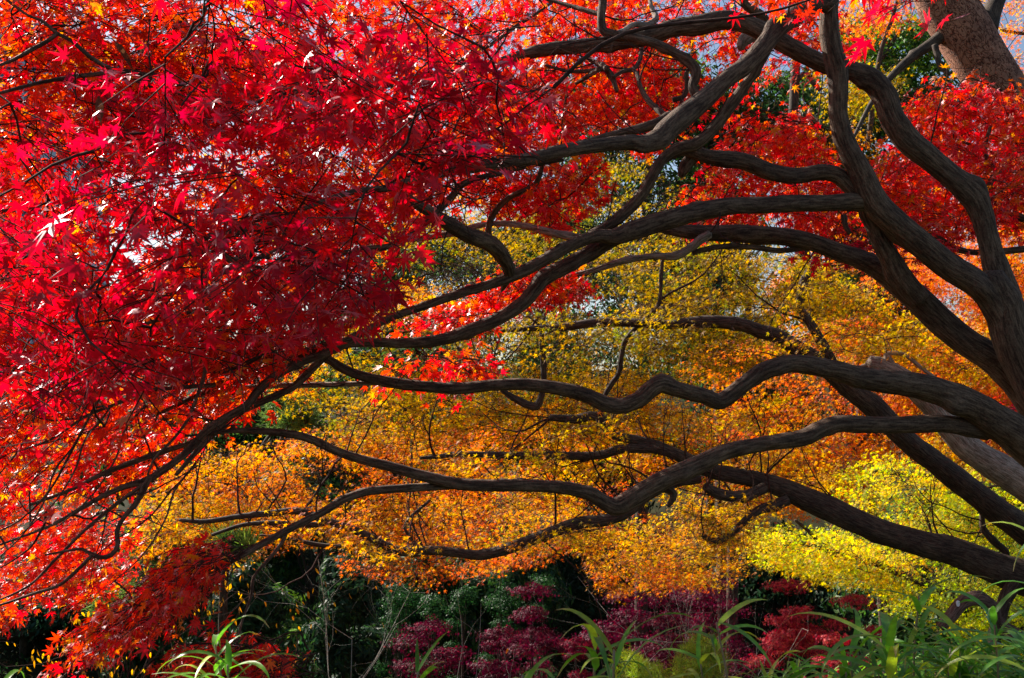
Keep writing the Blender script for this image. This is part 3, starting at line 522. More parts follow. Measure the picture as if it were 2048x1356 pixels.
gl_([(1400, 955, 12), (1340, 968, 11), (1290, 995, 11), (1268, 1014, 12), (1244, 1029, 13), (1210, 1040, 13), (1158, 1046, 13), (1107, 1063, 12.5), (1056, 1082, 12), (1010, 1099, 12), (960, 1110, 11), (919, 1106, 10), (868, 1101, 10), (817, 1104, 10), (783, 1097, 9.5), (731, 1070, 8.5), (690, 1053, 8), (649, 1040, 8), (598, 1022, 8), (547, 1026, 7), (478, 1033, 6), (410, 1043, 5), (359, 1040, 3.5)], 9.0, 8.7, sides=16, knots=6)
gl_([(650, 1046, 6), (615, 1050, 6), (547, 1046, 5.5), (485, 1050, 4.5), (424, 1070, 3.5)], 8.8, 8.7, sides=10, knots=1)
gl_([(683, 1093, 3), (640, 1090, 5), (600, 1082, 4), (560, 1074, 3), (520, 1070, 2)], 8.8, 8.8, sides=8)
gl_([(860, 1000, 3), (810, 1050, 3), (837, 1096, 4)], 8.9, 8.9, sides=8)
gl_([(1412, 972, 10), (1430, 985, 12), (1460, 992, 12), (1495, 990, 11), (1530, 975, 12)], 8.9, 9.1, sides=12)
gl_([(1575, 1000, 12), (1545, 1012, 12), (1519, 1020, 10), (1485, 1046, 8), (1455, 1074, 7.5), (1425, 1082, 7), (1405, 1070, 5)], 9.1, 8.9, sides=12, knots=2)
gl_([(1225, 872, 8), (1218, 850, 9), (1190, 832, 10), (1150, 838, 10), (1100, 835, 7)], 9.2, 9.2, sides=12, knots=2)
gl_([(1880, 1255, 10, 8.6), (1900, 1235, 13, 8.6), (1925, 1205, 14, 8.6), (1955, 1197, 15, 8.6), (1985, 1215, 14, 8.7), (2000, 1250, 14, 8.8), (2080, 1300, 22, 8.9), (2250, 1400, 30, 9.0)], 8.6, 9.0, mat=bark_mat("brown_maple_bark", (.035, .02, .016), (.12, .07, .055), (.24, .16, .13)), sides=16, knots=3)
gl_([(2030, 1165, 16), (2010, 1200, 14), (1998, 1240, 13), (1990, 1275, 13), (1985, 1320, 14)], 9.0, 8.9, sides=14)
gl_([(1870, 1105, 6), (1950, 1120, 8), (2012, 1110, 8), (1985, 1080, 8), (1966, 1055, 7), (1962, 1020, 5), (1940, 990, 4)], 9.4, 9.4, sides=10, knots=2)
G1 = (.74, .36, .02); G2 = (.66, .42, .02); G3 = (.52, .36, .02); O1 = (.80, .26, .018); O2 = (.78, .15, .02); Y1 = (.80, .60, .03); YG = (.48, .52, .03); LG = (.30, .42, .04); SA = (.82, .20, .09)
pg = palette([G1, G2, O1, G3], [4, 2.4, 2, 2.4], .8, .14); pgo = palette([O1, G1, O2, SA], [4, 3, 1.5, 1.2], .8, .14); pol = palette([(.44, .25, .02), (.34, .22, .02), (.24, .24, .03), G1], [3, 4, 1.6, .7], .8, .14)  # pol: olive leaf colour, with the shade of the gold centre darkened in
psal = palette([SA, O1, O2, G1], [3, 3, 2, 1.5], .75, .14); py_ = palette([Y1, YG, G1, LG], [3.2, 2.6, 1.3, 1.2], .8, .14); pyg = palette([YG, LG, Y1], [3, 2, 1], .8, .14)
gold = []
gedge = [([(560, 780), (800, 560), (1000, 640), (1180, 470), (1500, 470), (1760, 520), (2100, 600), (2100, 1180), (1700, 1180), (1480, 1130), (1480, 1190), (1400, 1190), (1200, 1200), (1170, 1130), (1080, 1135), (960, 1160), (850, 1180), (760, 1165), (700, 1150), (660, 1120), (560, 1110), (500, 1120), (380, 1160), (270, 1140), (270, 950), (430, 880)], True),
         ([(600, 930), (680, 925), (700, 975), (640, 990), (590, 980)], False)]
GS = (500, 9.7, 1150, 11.3, .6); GF = (1080, 11.2, 1180, 11.8, .4)
for poly, n, d, pal in (
    ([(280, 950), (520, 870), (620, 1000), (600, 1090), (380, 1140), (270, 1110)], 130, GS, pgo),
    ([(280, 980), (560, 1000), (600, 1060), (300, 1080)], 40, GS, pg),
    ([(520, 860), (900, 860), (1000, 1000), (960, 1100), (720, 1100), (560, 980)], 150, GS, pgo),
    ([(600, 1000), (1200, 990), (1150, 1080), (760, 1110), (640, 1060)], 70, GS, pg),
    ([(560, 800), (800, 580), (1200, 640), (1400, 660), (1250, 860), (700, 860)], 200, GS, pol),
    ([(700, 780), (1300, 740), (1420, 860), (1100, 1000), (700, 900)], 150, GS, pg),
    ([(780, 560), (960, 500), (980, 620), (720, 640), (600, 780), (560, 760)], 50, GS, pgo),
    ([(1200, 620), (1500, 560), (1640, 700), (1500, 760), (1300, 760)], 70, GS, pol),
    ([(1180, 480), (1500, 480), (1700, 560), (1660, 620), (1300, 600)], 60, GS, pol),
    ([(1600, 500), (1780, 600), (2060, 700), (1960, 760), (1640, 700)], 80, GS, pg),
    ([(1280, 820), (1640, 780), (1700, 960), (1440, 1060), (1250, 960)], 110, GS, pg),
    ([(1120, 1050), (1480, 1020), (1500, 1150), (1220, 1180)], 110, GS, pg),
    ([(660, 1120), (860, 1110), (1120, 1080), (1080, 1120), (860, 1160), (740, 1150)], 46, GF, psal),
    ([(1180, 1110), (1320, 1110), (1420, 1150), (1300, 1180), (1200, 1180)], 30, GF, psal),
):
    gold.append(foliage(poly, int(n * (1.8 if poly[0][1] < 800 else 1.2)), d, .5, 48, .034, pal, hole=gedge, sunb=.5, rnd=.45, droop=.15))
for poly, n, pal in (([(980, 1085), (1200, 1040), (1200, 1070), (1000, 1115)], 9, pg), ([(1060, 820), (1240, 820), (1260, 900), (1080, 900)], 9, pg), ([(560, 1000), (800, 1010), (820, 1060), (560, 1060)], 11, pgo),
    ([(860, 890), (1120, 900), (1120, 930), (860, 930)], 10, pg), ([(1380, 990), (1560, 1000), (1480, 1080), (1380, 1090)], 14, pg), ([(980, 620), (1400, 600), (1400, 680), (1000, 680)], 22, pol), ([(1500, 640), (1700, 680), (1720, 740), (1560, 720)], 10, pg),
    ([(1560, 480), (1680, 480), (1660, 640), (1580, 640)], 10, pol), ([(680, 1060), (900, 1080), (880, 1110), (700, 1100)], 8, pg)):
    gold.append(foliage(poly, n, (8.3, 8.8), .42, 34, .034, pal, sunb=.5, rnd=.45, droop=.2))
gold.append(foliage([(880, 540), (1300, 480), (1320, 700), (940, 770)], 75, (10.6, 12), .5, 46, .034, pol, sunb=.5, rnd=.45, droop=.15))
gold.append(foliage([(420, 240), (1120, 300), (1480, 350), (1560, 470), (1200, 560), (900, 500), (600, 520), (420, 420)], 230, (11.6, 13.6), .6, 46, .036, pol, sunb=.5, rnd=.45, droop=.15))  # upper canopy mostly hidden behind the red leaves, added to shade the gold centre
crown("crown", gold, M_LEAF, GOLD, T_MID, .25)
twigs_obj("twigs", "gold", gold, M_TWIG, GOLD, maxr=.016, k=3)
shoots("side_shoots", "gold", 70, .95, M_TWIG, GOLD, .011, (350, 480, 2000, 1130), 7)
print("gold leaves", len(cat(gold, "pos")))

# ---------------------------------------------------------------- other trees: limbs traced, crowns by patches
def patch_tree(nm, loc, label, key, limbs, patches, size, tmpl=T_MID, mat=M_LEAF, bark=M_BARK2, L=.6, m=44, cat_="tree", group=None, hole=None, tw=True, rnd=.5, droop=.18, crownname="crown", **kw):
    t = empty(nm, loc, label, cat_, group)
    for i, (pts, d0, d1) in enumerate(limbs): limb(key, "trunk" if i == 0 else "limb", pts, d0, d1, bark, t, sides=14 if i else 18, knots=3)
    gs = [foliage(poly, n, d, L, m, size, pal, hole=hole, twig=False, rnd=rnd, droop=droop, **kw) for (poly, n, d, pal) in [(q[0], int(q[1] * 1.6), q[2], q[3]) for q in patches]]
    crown(crownname, gs, mat, t, tmpl, .25)
    if tw: twigs_obj("twigs", key, gs, M_TWIG, t, maxr=.02, minr=.004, k=3, spraytw=False)
    return t
def base(px, d):
    p = P(px, 900, d); return (float(p[0]), float(p[1]), float(gh(p[0], p[1])))
def basepy(px, d):
    b = base(px, d); return float(proj(np.array(b))[1])
# yellow-green maple, lower right
patch_tree("maple_tree", base(2300, 12), "yellow and lime green maple at the lower right behind the dark limb", "lime",
    [([(2300, basepy(2300, 12), 34), (2230, 1300, 28), (2150, 1150, 22), (2048, 1010, 16), (1900, 960, 10), (1750, 940, 6)], 12, 13),
     ([(2240, 1330, 16), (2000, 1230, 12), (1824, 1158, 9), (1750, 1125, 8), (1690, 1113, 7), (1640, 1095, 6), (1600, 1085, 4)], 12, 11.5),
     ([(1690, 1113, 5), (1640, 1085, 4), (1615, 1060, 4), (1590, 1040, 3)], 11.6, 11.8)],
    [([(1500, 1050), (1700, 1060), (1850, 1120), (1760, 1180), (1650, 1150), (1520, 1120)], 130, (11, 12.5), py_),
     ([(1640, 960), (1760, 900), (2100, 960), (2100, 1120), (1900, 1080), (1700, 1020)], 170, (11.5, 14), py_),
     ([(1850, 1000), (2100, 960), (2100, 1250), (1950, 1160), (1830, 1120)], 110, (11.5, 14), pyg),
     ([(1760, 1140), (2080, 1180), (2080, 1300), (1860, 1260), (1780, 1220)], 110, (11, 13), pyg),
     ([(1850, 830), (2100, 900), (2100, 1000), (1950, 960), (1860, 900)], 60, (13, 15), pg)], .036, hole=[([(1480, 1010), (1700, 880), (2120, 840), (2120, 1320), (1960, 1300), (1850, 1230), (1760, 1230), (1740, 1160), (1640, 1185), (1560, 1150), (1480, 1130)], True)])
# pale trunk
pt = patch_tree("maple_tree", base(2420, 8.3), "pale sunlit grey trunk with a cut top between the brown limbs", "pale",
    [([(2420, basepy(2420, 8.3), 70), (2330, 1300, 58), (2200, 1090, 48), (2120, 1010, 46), (2048, 966, 36), (1980, 925, 31), (1930, 890, 28), (1895, 850, 26), (1862, 808, 25), (1828, 775, 24), (1796, 752, 22), (1762, 733, 20), (1738, 727, 17)], 8.3, 8.5),
     ([(1790, 745, 10), (1775, 715, 8), (1778, 707, 5), (1809, 710, 4.5), (1844, 737, 4), (1871, 758, 4), (1885, 785, 3.5), (1890, 800, 3)], 8.5, 8.4),
     ([(1740, 730, 6), (1720, 735, 4), (1716, 750, 3), (1712, 765, 2)], 8.5, 8.5),
     ([(1871, 760, 3), (1900, 770, 3), (1915, 785, 2.5), (1850, 790, 2)], 8.4, 8.4)],
    [([(1740, 640), (1860, 640), (1850, 700), (1740, 690)], 10, (8.4, 9.2), pg)], .034, bark=M_PALE)
# red-orange maple, right distance
patch_tree("maple_tree", base(2500, 17), "orange red maple seen between the limbs at the right edge", "ro",
    [([(2500, basepy(2500, 17), 30), (2400, 1000, 24), (2250, 700, 16), (2100, 560, 10), (1950, 520, 6)], 17, 17), ([(2350, 900, 14), (2100, 820, 9), (1800, 860, 6), (1600, 900, 4)], 17, 16.5)],
    [([(1700, 500), (2100, 430), (2100, 620), (1800, 600)], 120, (15, 17.5), psal),
     ([(1380, 700), (1700, 620), (2100, 720), (2100, 900), (1400, 900)], 260, (14.5, 17.5), psal),
     ([(1500, 860), (1800, 860), (1720, 1000), (1480, 1020)], 120, (14.5, 17), pgo), ([(700, 830), (1500, 830), (1500, 1080), (1200, 1090), (760, 1080)], 190, (14.5, 16.5), psal), ([(1800, 400), (2100, 400), (2100, 760), (1900, 700)], 120, (15, 18), psal),
     ([(1900, 800), (2100, 800), (2100, 920), (1960, 880)], 40, (14, 16), palette([(.5, .03, .07), (.6, .08, .06)], [1, 1]))], .05, L=.9, m=46)
# orange maple, upper right against the sky
patch_tree("maple_tree", base(2500, 20), "thin orange maple against blue sky at the upper right corner", "or",
    [([(2500, basepy(2500, 20), 26), (2420, 700, 20), (2300, 300, 12), (2150, 100, 6), (2000, 60, 3)], 20, 20)],
    [([(1900, -60), (2060, -60), (2080, 260), (2000, 220)], 60, (18, 21), pgo),
     ([(1960, 280), (2080, 300), (2100, 460), (1980, 440)], 22, (18, 21), pgo)], .055, L=.8, m=34)
# orange-yellow small maple behind the upper limbs
patch_tree("maple_tree", base(1790, 19.5), "brown stemmed amber maple standing behind the crossing upper limbs", "amb",
    [([(1790, basepy(1790, 19.5), 13), (1750, 1050, 12), (1660, 750, 11), (1600, 450, 11), (1585, 290, 10), (1588, 200, 10), (1592, 130, 9), (1600, 40, 7), (1610, -60, 5)], 19.5, 19.5), ([(1590, 160, 6), (1615, 150, 6), (1625, 165, 5), (1640, 180, 4)], 19.5, 19.5),
     ([(1735, 300, 6), (1758, 120, 5), (1785, 35, 4), (1800, -20, 3)], 19, 19)],
    [([(1640, 130), (1780, 130), (1800, 210), (1700, 240), (1640, 180)], 40, (18, 21), pol),
     ([(1560, 250), (1720, 260), (1760, 420), (1600, 460), (1500, 330)], 80, (18.5, 21), pgo),
     ([(900, 380), (1130, 400), (1120, 520), (820, 540), (800, 460)], 70, (18.5, 20.5), pol),
     ([(1700, -60), (1820, -40), (1800, 60), (1700, 80)], 30, (18.5, 21), psal)], .06, L=1.0, m=36)
# tall pine with flaky trunk
PG = (.10, .17, .05); PG2 = (.22, .30, .07)
def needle_tufts(poly, n, d, L=.16, m=70, pal=None):
    q = sample_poly(poly, n); dd = rng.uniform(d[0], d[1], n); c = P(q[:, 0], q[:, 1], dd); sid = np.repeat(np.arange(n), m); M = len(sid)
    ax = nrm(np.stack([rng.normal(0, .6, n), rng.normal(0, .6, n), np.ones(n)], 1)); v = nrm(rng.normal(0, 1, (M, 3)) + ax[sid] * .9)
    c2 = c[sid] + rng.normal(0, .02, (M, 3)); return dict(pos=c2, d=v, n=nrm(rng.normal(0, 1, (M, 3))), size=L * rng.uniform(.7, 1.1, M), col=(pal or palette([PG, PG2], [1, 1]))(sid, M), sid=sid, c=c, ax=ax, L=np.full(n, .02), twig=None)
T_NEEDW = (np.array([(0, -.035), (1.0, -.012), (1.0, .012), (0, .035)]), np.array([[0, 1, 2, 3]]))
def pine(nm, loc, label, key, limbs, tufts, bark, tmpl=T_NEEDW, **kw):
    t = empty(nm, loc, label, "tree")
    for i, (pts, d0, d1) in enumerate(limbs): limb(key, "trunk" if i == 0 else "limb", pts, d0, d1, bark if i == 0 else M_BARK2, t, sides=26 if i == 0 else 14, knots=2, rough=.05)
    gs = [needle_tufts(*a, **kw) for a in tufts]; crown("crown", gs, M_EVER, t, tmpl, 0); twigs_obj("twigs", key, gs, M_TWIG, t, maxr=.03, minr=.006, k=3); return t
pine("pine_tree", base(2330, 14), "big leaning pine with flaky reddish bark at the upper right", "pine",
    [([(2330, basepy(2330, 14), 66), (2300, 1200, 62), (2220, 800, 57), (2140, 480, 54), (2070, 310, 53), (2025, 225, 52), (1990, 164, 52), (1956, 113, 54), (1922, 55, 56), (1890, 5, 55), (1860, -60, 52), (1820, -160, 46), (1760, -320, 38)], 14, 14),
     ([(1900, 60, 16), (1867, 84, 12), (1826, 113, 10), (1792, 143, 8), (1760, 180, 6), (1735, 220, 5), (1700, 290, 3)], 14, 13.4),
     ([(1970, 60, 26), (1985, 20, 20), (2010, -30, 14), (2060, -120, 10)], 14, 14.3),
     ([(1870, 90, 7), (1880, 130, 6), (1900, 150, 5)], 13.7, 13.6)],
    [([(2050, -150), (2150, -150), (2150, -60), (2050, -60)], 8, (14, 15)), ([(1600, -260), (1850, -300), (1800, -160), (1620, -120)], 20, (13, 15))], M_PINE)
pine("pine_tree", base(1500, 20), "green needled pine glimpsed through gaps in the golden maple", "pine2",
    [([(1460, basepy(1460, 20), 12), (1470, 900, 12), (1490, 700, 9), (1500, 560, 5)], 20, 20)],
    [([(1390, 650), (1560, 650), (1570, 740), (1400, 730)], 170, (18.5, 20)), ([(1600, 560), (1720, 560), (1700, 640), (1620, 640)], 90, (18.5, 20)), ([(1280, 560), (1420, 600), (1400, 640), (1290, 620)], 60, (18.5, 20))], M_BARK2, L=.32, m=60)
pine("pine_tree", base(420, 13), "small green pine showing beside the lower left red leaves", "pine3",
    [([(440, basepy(440, 13), 12), (445, 1300, 10), (450, 1150, 8), (470, 1050, 5), (520, 900, 4), (600, 800, 3)], 13, 13)],
    [([(250, 1050), (380, 1060), (380, 1130), (270, 1120)], 60, (12, 13.5)), ([(440, 1080), (490, 1070), (500, 1110), (450, 1120)], 14, (9.8, 10.5)), ([(520, 790), (640, 770), (640, 850), (540, 860)], 60, (12, 13.5)), ([(170, 1160), (270, 1180), (240, 1260), (190, 1230)], 26, (12, 13))], M_BARK2, L=.22, m=60)

# broadleaf evergreens
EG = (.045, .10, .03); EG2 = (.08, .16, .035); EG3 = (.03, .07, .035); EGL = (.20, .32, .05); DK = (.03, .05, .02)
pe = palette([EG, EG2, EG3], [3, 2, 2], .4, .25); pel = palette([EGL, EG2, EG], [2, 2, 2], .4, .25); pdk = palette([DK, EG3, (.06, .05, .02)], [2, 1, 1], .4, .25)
patch_tree("evergreen_tree", base(1450, 23), "glossy green broadleaf tree against the sky behind the upper limbs", "camp",
    [([(1450, basepy(1450, 23), 12), (1440, 800, 14), (1420, 400, 11), (1400, 200, 8), (1380, 60, 5)], 23, 23), ([(1430, 500, 9), (1600, 300, 7), (1740, 150, 5), (1800, 60, 3)], 23, 22)],
    [([(1220, 20), (1330, 60), (1480, 160), (1480, 330), (1380, 330), (1330, 180), (1220, 130)], 80, (22, 25), pel),
     ([(1660, 20), (1880, 20), (1900, 180), (1820, 260), (1700, 220)], 170, (22, 25), pel),
     ([(1360, 170), (1640, 130), (1640, 300), (1400, 320)], 190, (22, 25), pe), ([(1100, 120), (1400, 160), (1400, 380), (1150, 380)], 150, (22, 25), pe), ([(1620, 200), (1860, 160), (1900, 420), (1650, 420)], 130, (22, 25), pe)], .13, tmpl=T_OVAL, mat=M_EVER, m=36, L=1.1)
patch_tree("evergreen_tree", base(1280, 21), "dark shaggy conifer behind the middle of the red maple", "dark",
    [([(1280, basepy(1280, 21), 15), (1285, 900, 13), (1290, 500, 10), (1300, 250, 7), (1310, 120, 4)], 21, 21)],
    [([(1150, 370), (1460, 360), (1480, 470), (1400, 600), (1220, 620), (1130, 520), (1120, 250), (1350, 220)], 230, (19.5, 22), pdk),
     ([(780, 430), (960, 440), (950, 540), (780, 540)], 70, (19, 22), pdk),
     ([(1560, 210), (1700, 210), (1710, 330), (1560, 340)], 60, (20, 22), pdk), ([(860, 520), (1280, 520), (1280, 800), (860, 820)], 150, (18, 20), pe), ([(1600, 420), (1800, 420), (1800, 620), (1600, 560)], 60, (19, 22), pdk),
     ([(1130, 620), (1700, 560), (1700, 760), (1200, 780)], 90, (20, 22), pe)], .09, tmpl=T_OVAL, mat=M_EVER, m=46, L=1.2)
def mound_tree(nm, px, d, top, halfw, label, pal, size, n, mat=M_EVER, tmpl=T_OVAL, cat_="tree", group=None, lobes=9, low=None, seed=1, trunk=True, flat=.8, key=None):
    """crown of overlapping leafy lobes standing on the ground; top = highest picture row, halfw in photograph px"""
    r = np.random.default_rng(seed * 77 + 5); b = base(px, d); t = empty(nm, b, label, cat_, group); zt = float(P(px, top, d)[2]); W = halfw * d / F; Hh = zt - b[2]
    zl = b[2] + (Hh * (.1 if trunk else .0) if low is None else low); gs = []; tr = []
    lob = []
    for i in range(lobes):
        a = r.uniform(0, 2 * np.pi); f = math.sqrt(r.uniform(0, 1)); z = r.uniform(0, 1); rad = min(W * r.uniform(.28, .5), Hh * .42) * (1 if flat > .65 else .85)
        k = math.sqrt(max(0, 1 - (z * .95) ** 2)) * .78
        lob.append((b[0] + math.cos(a) * f * W * k, b[1] + math.sin(a) * f * W * k, zl + rad * .6 + z * max(.1, (zt - zl - rad * 1.4)), rad))
    lob.append((b[0], b[1], zt - W * .3 * flat, W * .36))
    pos, nn, dd_, ss, sid = [], [], [], [], []
    for k, (x, y, z, rad) in enumerate(lob):
        m = max(30, int(n * rad * rad / sum(q[3] ** 2 for q in lob))); v = nrm(r.normal(0, 1, (m, 3))); v[:, 2] = np.where(v[:, 2] < -.35, -v[:, 2], v[:, 2])
        bump = np.array([mnoise.noise(Vector(q * 2.6 + k * 3.1)) for q in v]); bump = bump + .6 * np.array([mnoise.noise(Vector(q * 6.0 + k * 1.7)) for q in v]); rr = rad * (1 + (.75 if cat_ == 'shrub' else .5) * bump) * (1 - np.abs(r.normal(0, .16, m)))
        p = np.array([x, y, z]) + v * rr[:, None] * np.array([1, 1, flat]); pos.append(p); nn.append(nrm(v + r.normal(0, .55, (m, 3)) + [0, 0, .3]))
        dv = nrm(np.cross(v, r.normal(0, 1, (m, 3)))) - [0, 0, .25]; dd_.append(nrm(dv)); ss.append(size * r.uniform(.7, 1.3, m)); sid.append(np.full(m, k) * 1)
    pos, nn, dd_, ss = map(np.concatenate, (pos, nn, dd_, ss)); sid2 = r.integers(0, 60, len(pos))
    leafmesh("crown", tmpl, pos, dd_, nn, ss, pal(sid2, len(pos)), mat, t, .15)
    tops = [(x, y, z) for x, y, z, _ in lob]
    bb = np.array(b); V0, Q0, off = [], [], 0
    r0 = max(.03, W * .04)
    path = catmull(np.array([bb - [0, 0, .2], bb + [0, 0, Hh * .3], bb + [W * .05, 0, Hh * .6], [b[0], b[1], zt - W * .35]]), 6)
    V, Fc, co = tube(path, np.linspace(r0, r0 * .3, len(path)), 10, .08, seed); make("trunk", V, Fc, M_BARK2, t, co, "bark", smooth=True)
    P0, P1, ra, rb = [], [], [], []
    for tp in tops:
        s0 = bb + [0, 0, Hh * .25]; mp = (s0 + np.array(tp)) / 2 + [0, 0, -.05 * Hh]; P0 += [s0, mp]; P1 += [mp, np.array(tp)]; ra += [r0 * .5, r0 * .35]; rb += [r0 * .35, r0 * .12]
    V, Q = sticks(np.array(P0), np.array(P1), np.array(ra), np.array(rb), 6); make("limbs", V, [Q], M_BARK2, t, smooth=True)
    return t
ev = "evergreen trees on the far bank"
for k, (px, d, top, hw, lab, pal, n) in enumerate([
    (60, 27, 1150, 200, "bluish dark evergreen in the bottom left corner of the far bank", palette([EG3, (.03, .07, .05)], [1, 1]), 9000),
    (250, 31, 1120, 200, "distant evergreen just right of the bottom left corner, half hidden by red leaves", palette([EG3, EG], [1, 1]), 7000),
    (430, 26, 1010, 190, "dark evergreen behind the lone low red branch", pe, 12000),
    (640, 27, 880, 190, "tall black green tree under the orange leaves left of centre", pe, 16000),
    (560, 23, 1180, 130, "bright green bush lit from behind under the black green tree", pel, 8000),
    (500, 17, 1130, 100, "low black green bush behind the leafless grey shrub", palette([EG3, DK, EG], [2, 1, 1]), 9000),
    (690, 19, 1115, 120, "broad black green bush left of the clipped azaleas", palette([EG3, DK, EG], [2, 1, 1]), 9000),
    (330, 19, 1180, 120, "low dark bush behind the amber leaved shrub", palette([EG3, DK, EG], [2, 1, 1]), 8000),
    (800, 25, 1080, 150, "round dark green tree left of the maroon shrubs", pe, 11000),
    (1000, 26, 1040, 170, "deep green tree directly above the maroon shrubs", pe, 11000),
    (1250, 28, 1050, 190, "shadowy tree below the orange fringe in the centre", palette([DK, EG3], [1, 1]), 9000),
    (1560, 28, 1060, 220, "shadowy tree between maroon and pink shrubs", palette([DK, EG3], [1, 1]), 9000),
    (1900, 22, 960, 240, "dark green tree behind the lime maple", pe, 10000)]):
    mound_tree("evergreen_tree", px, d, top, hw, lab, pal, .15 * min(1, d / 24), int(n * 1.8), group=ev, seed=k + 3, lobes=12)
bt = "tall woods closing the view behind the maples"
for k, (px, d, top, hw, lab, pal, n) in enumerate([
    (330, 36, 790, 190, "low green tree at the far left end of the back row", pe, 9000),
    (560, 34, 700, 200, "tall green tree at the left end of the back row", pe, 9000),
    (800, 32, 470, 230, "tall dark green tree of the back row, above left of centre", pe, 12000),
    (1120, 33, 400, 230, "tallest dark tree of the back row behind the centre", palette([EG, DK], [1, 1]), 12000),
    (1420, 34, 330, 230, "tall tree of the back row behind the crossed limbs", pe, 12000),
    (1720, 36, 420, 240, "orange tinted tree of the back row right of the crossed limbs", pgo, 12000),
    (2040, 38, 520, 260, "amber tree of the back row at the right edge", pg, 12000)]):
    mound_tree("forest_tree", px, d, top, hw, lab, pal, .24, int(n * 2.0), group=bt, seed=k + 31, lobes=14, mat=M_LEAF)

# shrubs in the hollow
BU = (.07, .010, .024); BU2 = (.12, .013, .034); BU3 = (.24, .02, .045); PK = (.62, .06, .10); PK2 = (.68, .13, .12)
pb = palette([BU, BU2, BU3], [3, 3, 1], .5, .2); pp = palette([PK, PK2, BU3], [3, 2, 2], .5, .2)
sg = "maroon leaved shrubs in the hollow"
for k, (px, d, top, hw, lab, pal, n, fl) in enumerate([
    (860, 17, 1240, 120, "maroon shrub at the left end beside the green azaleas", pb, 7000, .6),
    (1060, 17, 1170, 110, "maroon shrub with grey lit top left of the centre bamboo", pb, 8000, .55),
    (1250, 18, 1180, 130, "maroon shrub behind the centre bamboo leaves", pb, 8000, .55),
    (1000, 14.5, 1255, 120, "low maroon shrub nearest the bottom edge left of the centre bamboo", pb, 8000, .5),
    (1150, 13.5, 1275, 90, "small red glinting shrub beside the centre bamboo", palette([BU2, BU3, PK], [3, 2, .8], .5, .2), 7000, .5),
    (1330, 15, 1230, 120, "maroon shrub above the young bright pine", pb, 7000, .5),
    (1420, 19, 1150, 120, "dull maroon shrub under the hanging orange leaves", pb, 6000, .55),
    (1330, 22, 1100, 130, "farthest maroon shrub below the orange fringe", pb, 7000, .55),
    (1570, 16, 1160, 110, "pinkish red shrub below the yellow leaves", pp, 9000, .5),
    (1700, 15.5, 1190, 110, "bright pink red shrub left of the bamboo thicket", pp, 8000, .5),
    (1660, 13, 1265, 90, "small pink shrub poking out of the bamboo", pp, 5000, .5)]):
    mound_tree("maple_shrub", px, d, top, hw, lab, pal, .040, int(n * 1.8), tmpl=T_MID, mat=M_SHR, cat_="shrub", group=sg, seed=k + 61, lobes=22, trunk=False, flat=fl * .7)
ag = "clipped green azaleas"
for k, (px, d, top, hw, lab) in enumerate([
    (800, 21, 1165, 80, "clipped green azalea, leftmost of the row"), (870, 20, 1190, 75, "clipped green azalea, second of the row"), (925, 21, 1130, 50, "brightest clipped azalea under the orange leaves"),
    (1000, 22, 1135, 70, "clipped green azalea in the middle of the row"), (1085, 22, 1150, 70, "clipped green azalea, rightmost of the row")]):
    mound_tree("azalea_shrub", px, d, top, hw, lab, palette([(.025, .075, .025), (.045, .11, .032)], [2, 1], .4, .2), .045, 7000, tmpl=T_DIA, cat_="shrub", group=ag, seed=k + 91, lobes=9, trunk=False, flat=.75)

# leafy ground cover over the hollow and its banks
nU = 90000; uy = rng.uniform(7.5, 36, nU); ux = rng.uniform(-.62, .62, nU) * (uy + 3)
hh = .12 + .5 * np.clip(.5 + .5 * np.sin(ux * 1.7 + np.sin(uy * 1.1) * 2) * np.sin(uy * 1.3 + ux * .4), 0, 1)
pu = np.stack([ux, uy, gh(ux, uy) + hh * rng.uniform(.1, 1, nU)], 1); vd = nrm(rng.normal(0, 1, (nU, 3)) + [0, 0, .2])
uo = leafmesh("undergrowth", T_OVAL, pu, vd, nrm(rng.normal(0, .6, (nU, 3)) + [0, 0, 1]), rng.uniform(.06, .17, nU), palette([(.03, .07, .025), (.05, .09, .03), (.025, .05, .025), (.10, .05, .02)], [3, 2, 3, .5], .2, .25)(rng.integers(0, 400, nU), nU), M_EVER, None, .2)
tag(uo, kind="stuff")
# bare shrub and the shrub with orange leaves
def bare(nm, px, d, top, label, leafcol=None, nleaf=0, seed=4, spread=1.0, mat=M_BARE, n0=5):
    r = np.random.default_rng(seed); b = base(px, d); t = empty(nm, b, label, "shrub"); Ht = float(P(px, top, d)[2]) - b[2]; P0, P1, r0, r1, ends = [], [], [], [], []
    def grow(p, v, L, rad, lev):
        n = 5
        for i in range(n):
            v = nrm(v + r.normal(0, .2, 3) + [0, 0, .07]); q = p + v * L / n; ra = rad * (1 - i * .12); P0.append(p); P1.append(q); r0.append(ra); r1.append(ra * .88); p = q
            if lev < 4 and r.random() < .62: grow(p, nrm(v + r.normal(0, .75, 3)), L * r.uniform(.45, .7), ra * .6, lev + 1)
        ends.append(p)
    for i in range(n0): grow(np.array(b), nrm(np.array([r.normal(0, .45 * spread), r.normal(0, .4), 1])), Ht * .9, .013, 0)
    V, Q = sticks(np.array(P0), np.array(P1), np.array(r0), np.array(r1), 4); make("branches", V, [Q], mat, t, smooth=True)
    if nleaf:
        e = np.array(P1)[r.integers(0, len(P1), nleaf)]; z = e[:, 2] > b[2] + Ht * .35; e = e[z]; m = len(e)
        dd = nrm(np.stack([r.normal(0, .4, m), r.normal(0, .4, m), -np.ones(m)], 1)); leafmesh("leaves", T_OVAL, e, dd, nrm(r.normal(0, 1, (m, 3)) + S), .055 * r.uniform(.7, 1.3, m), leafcol(np.zeros(m, int), m), M_LEAF, t, .3)
    return t
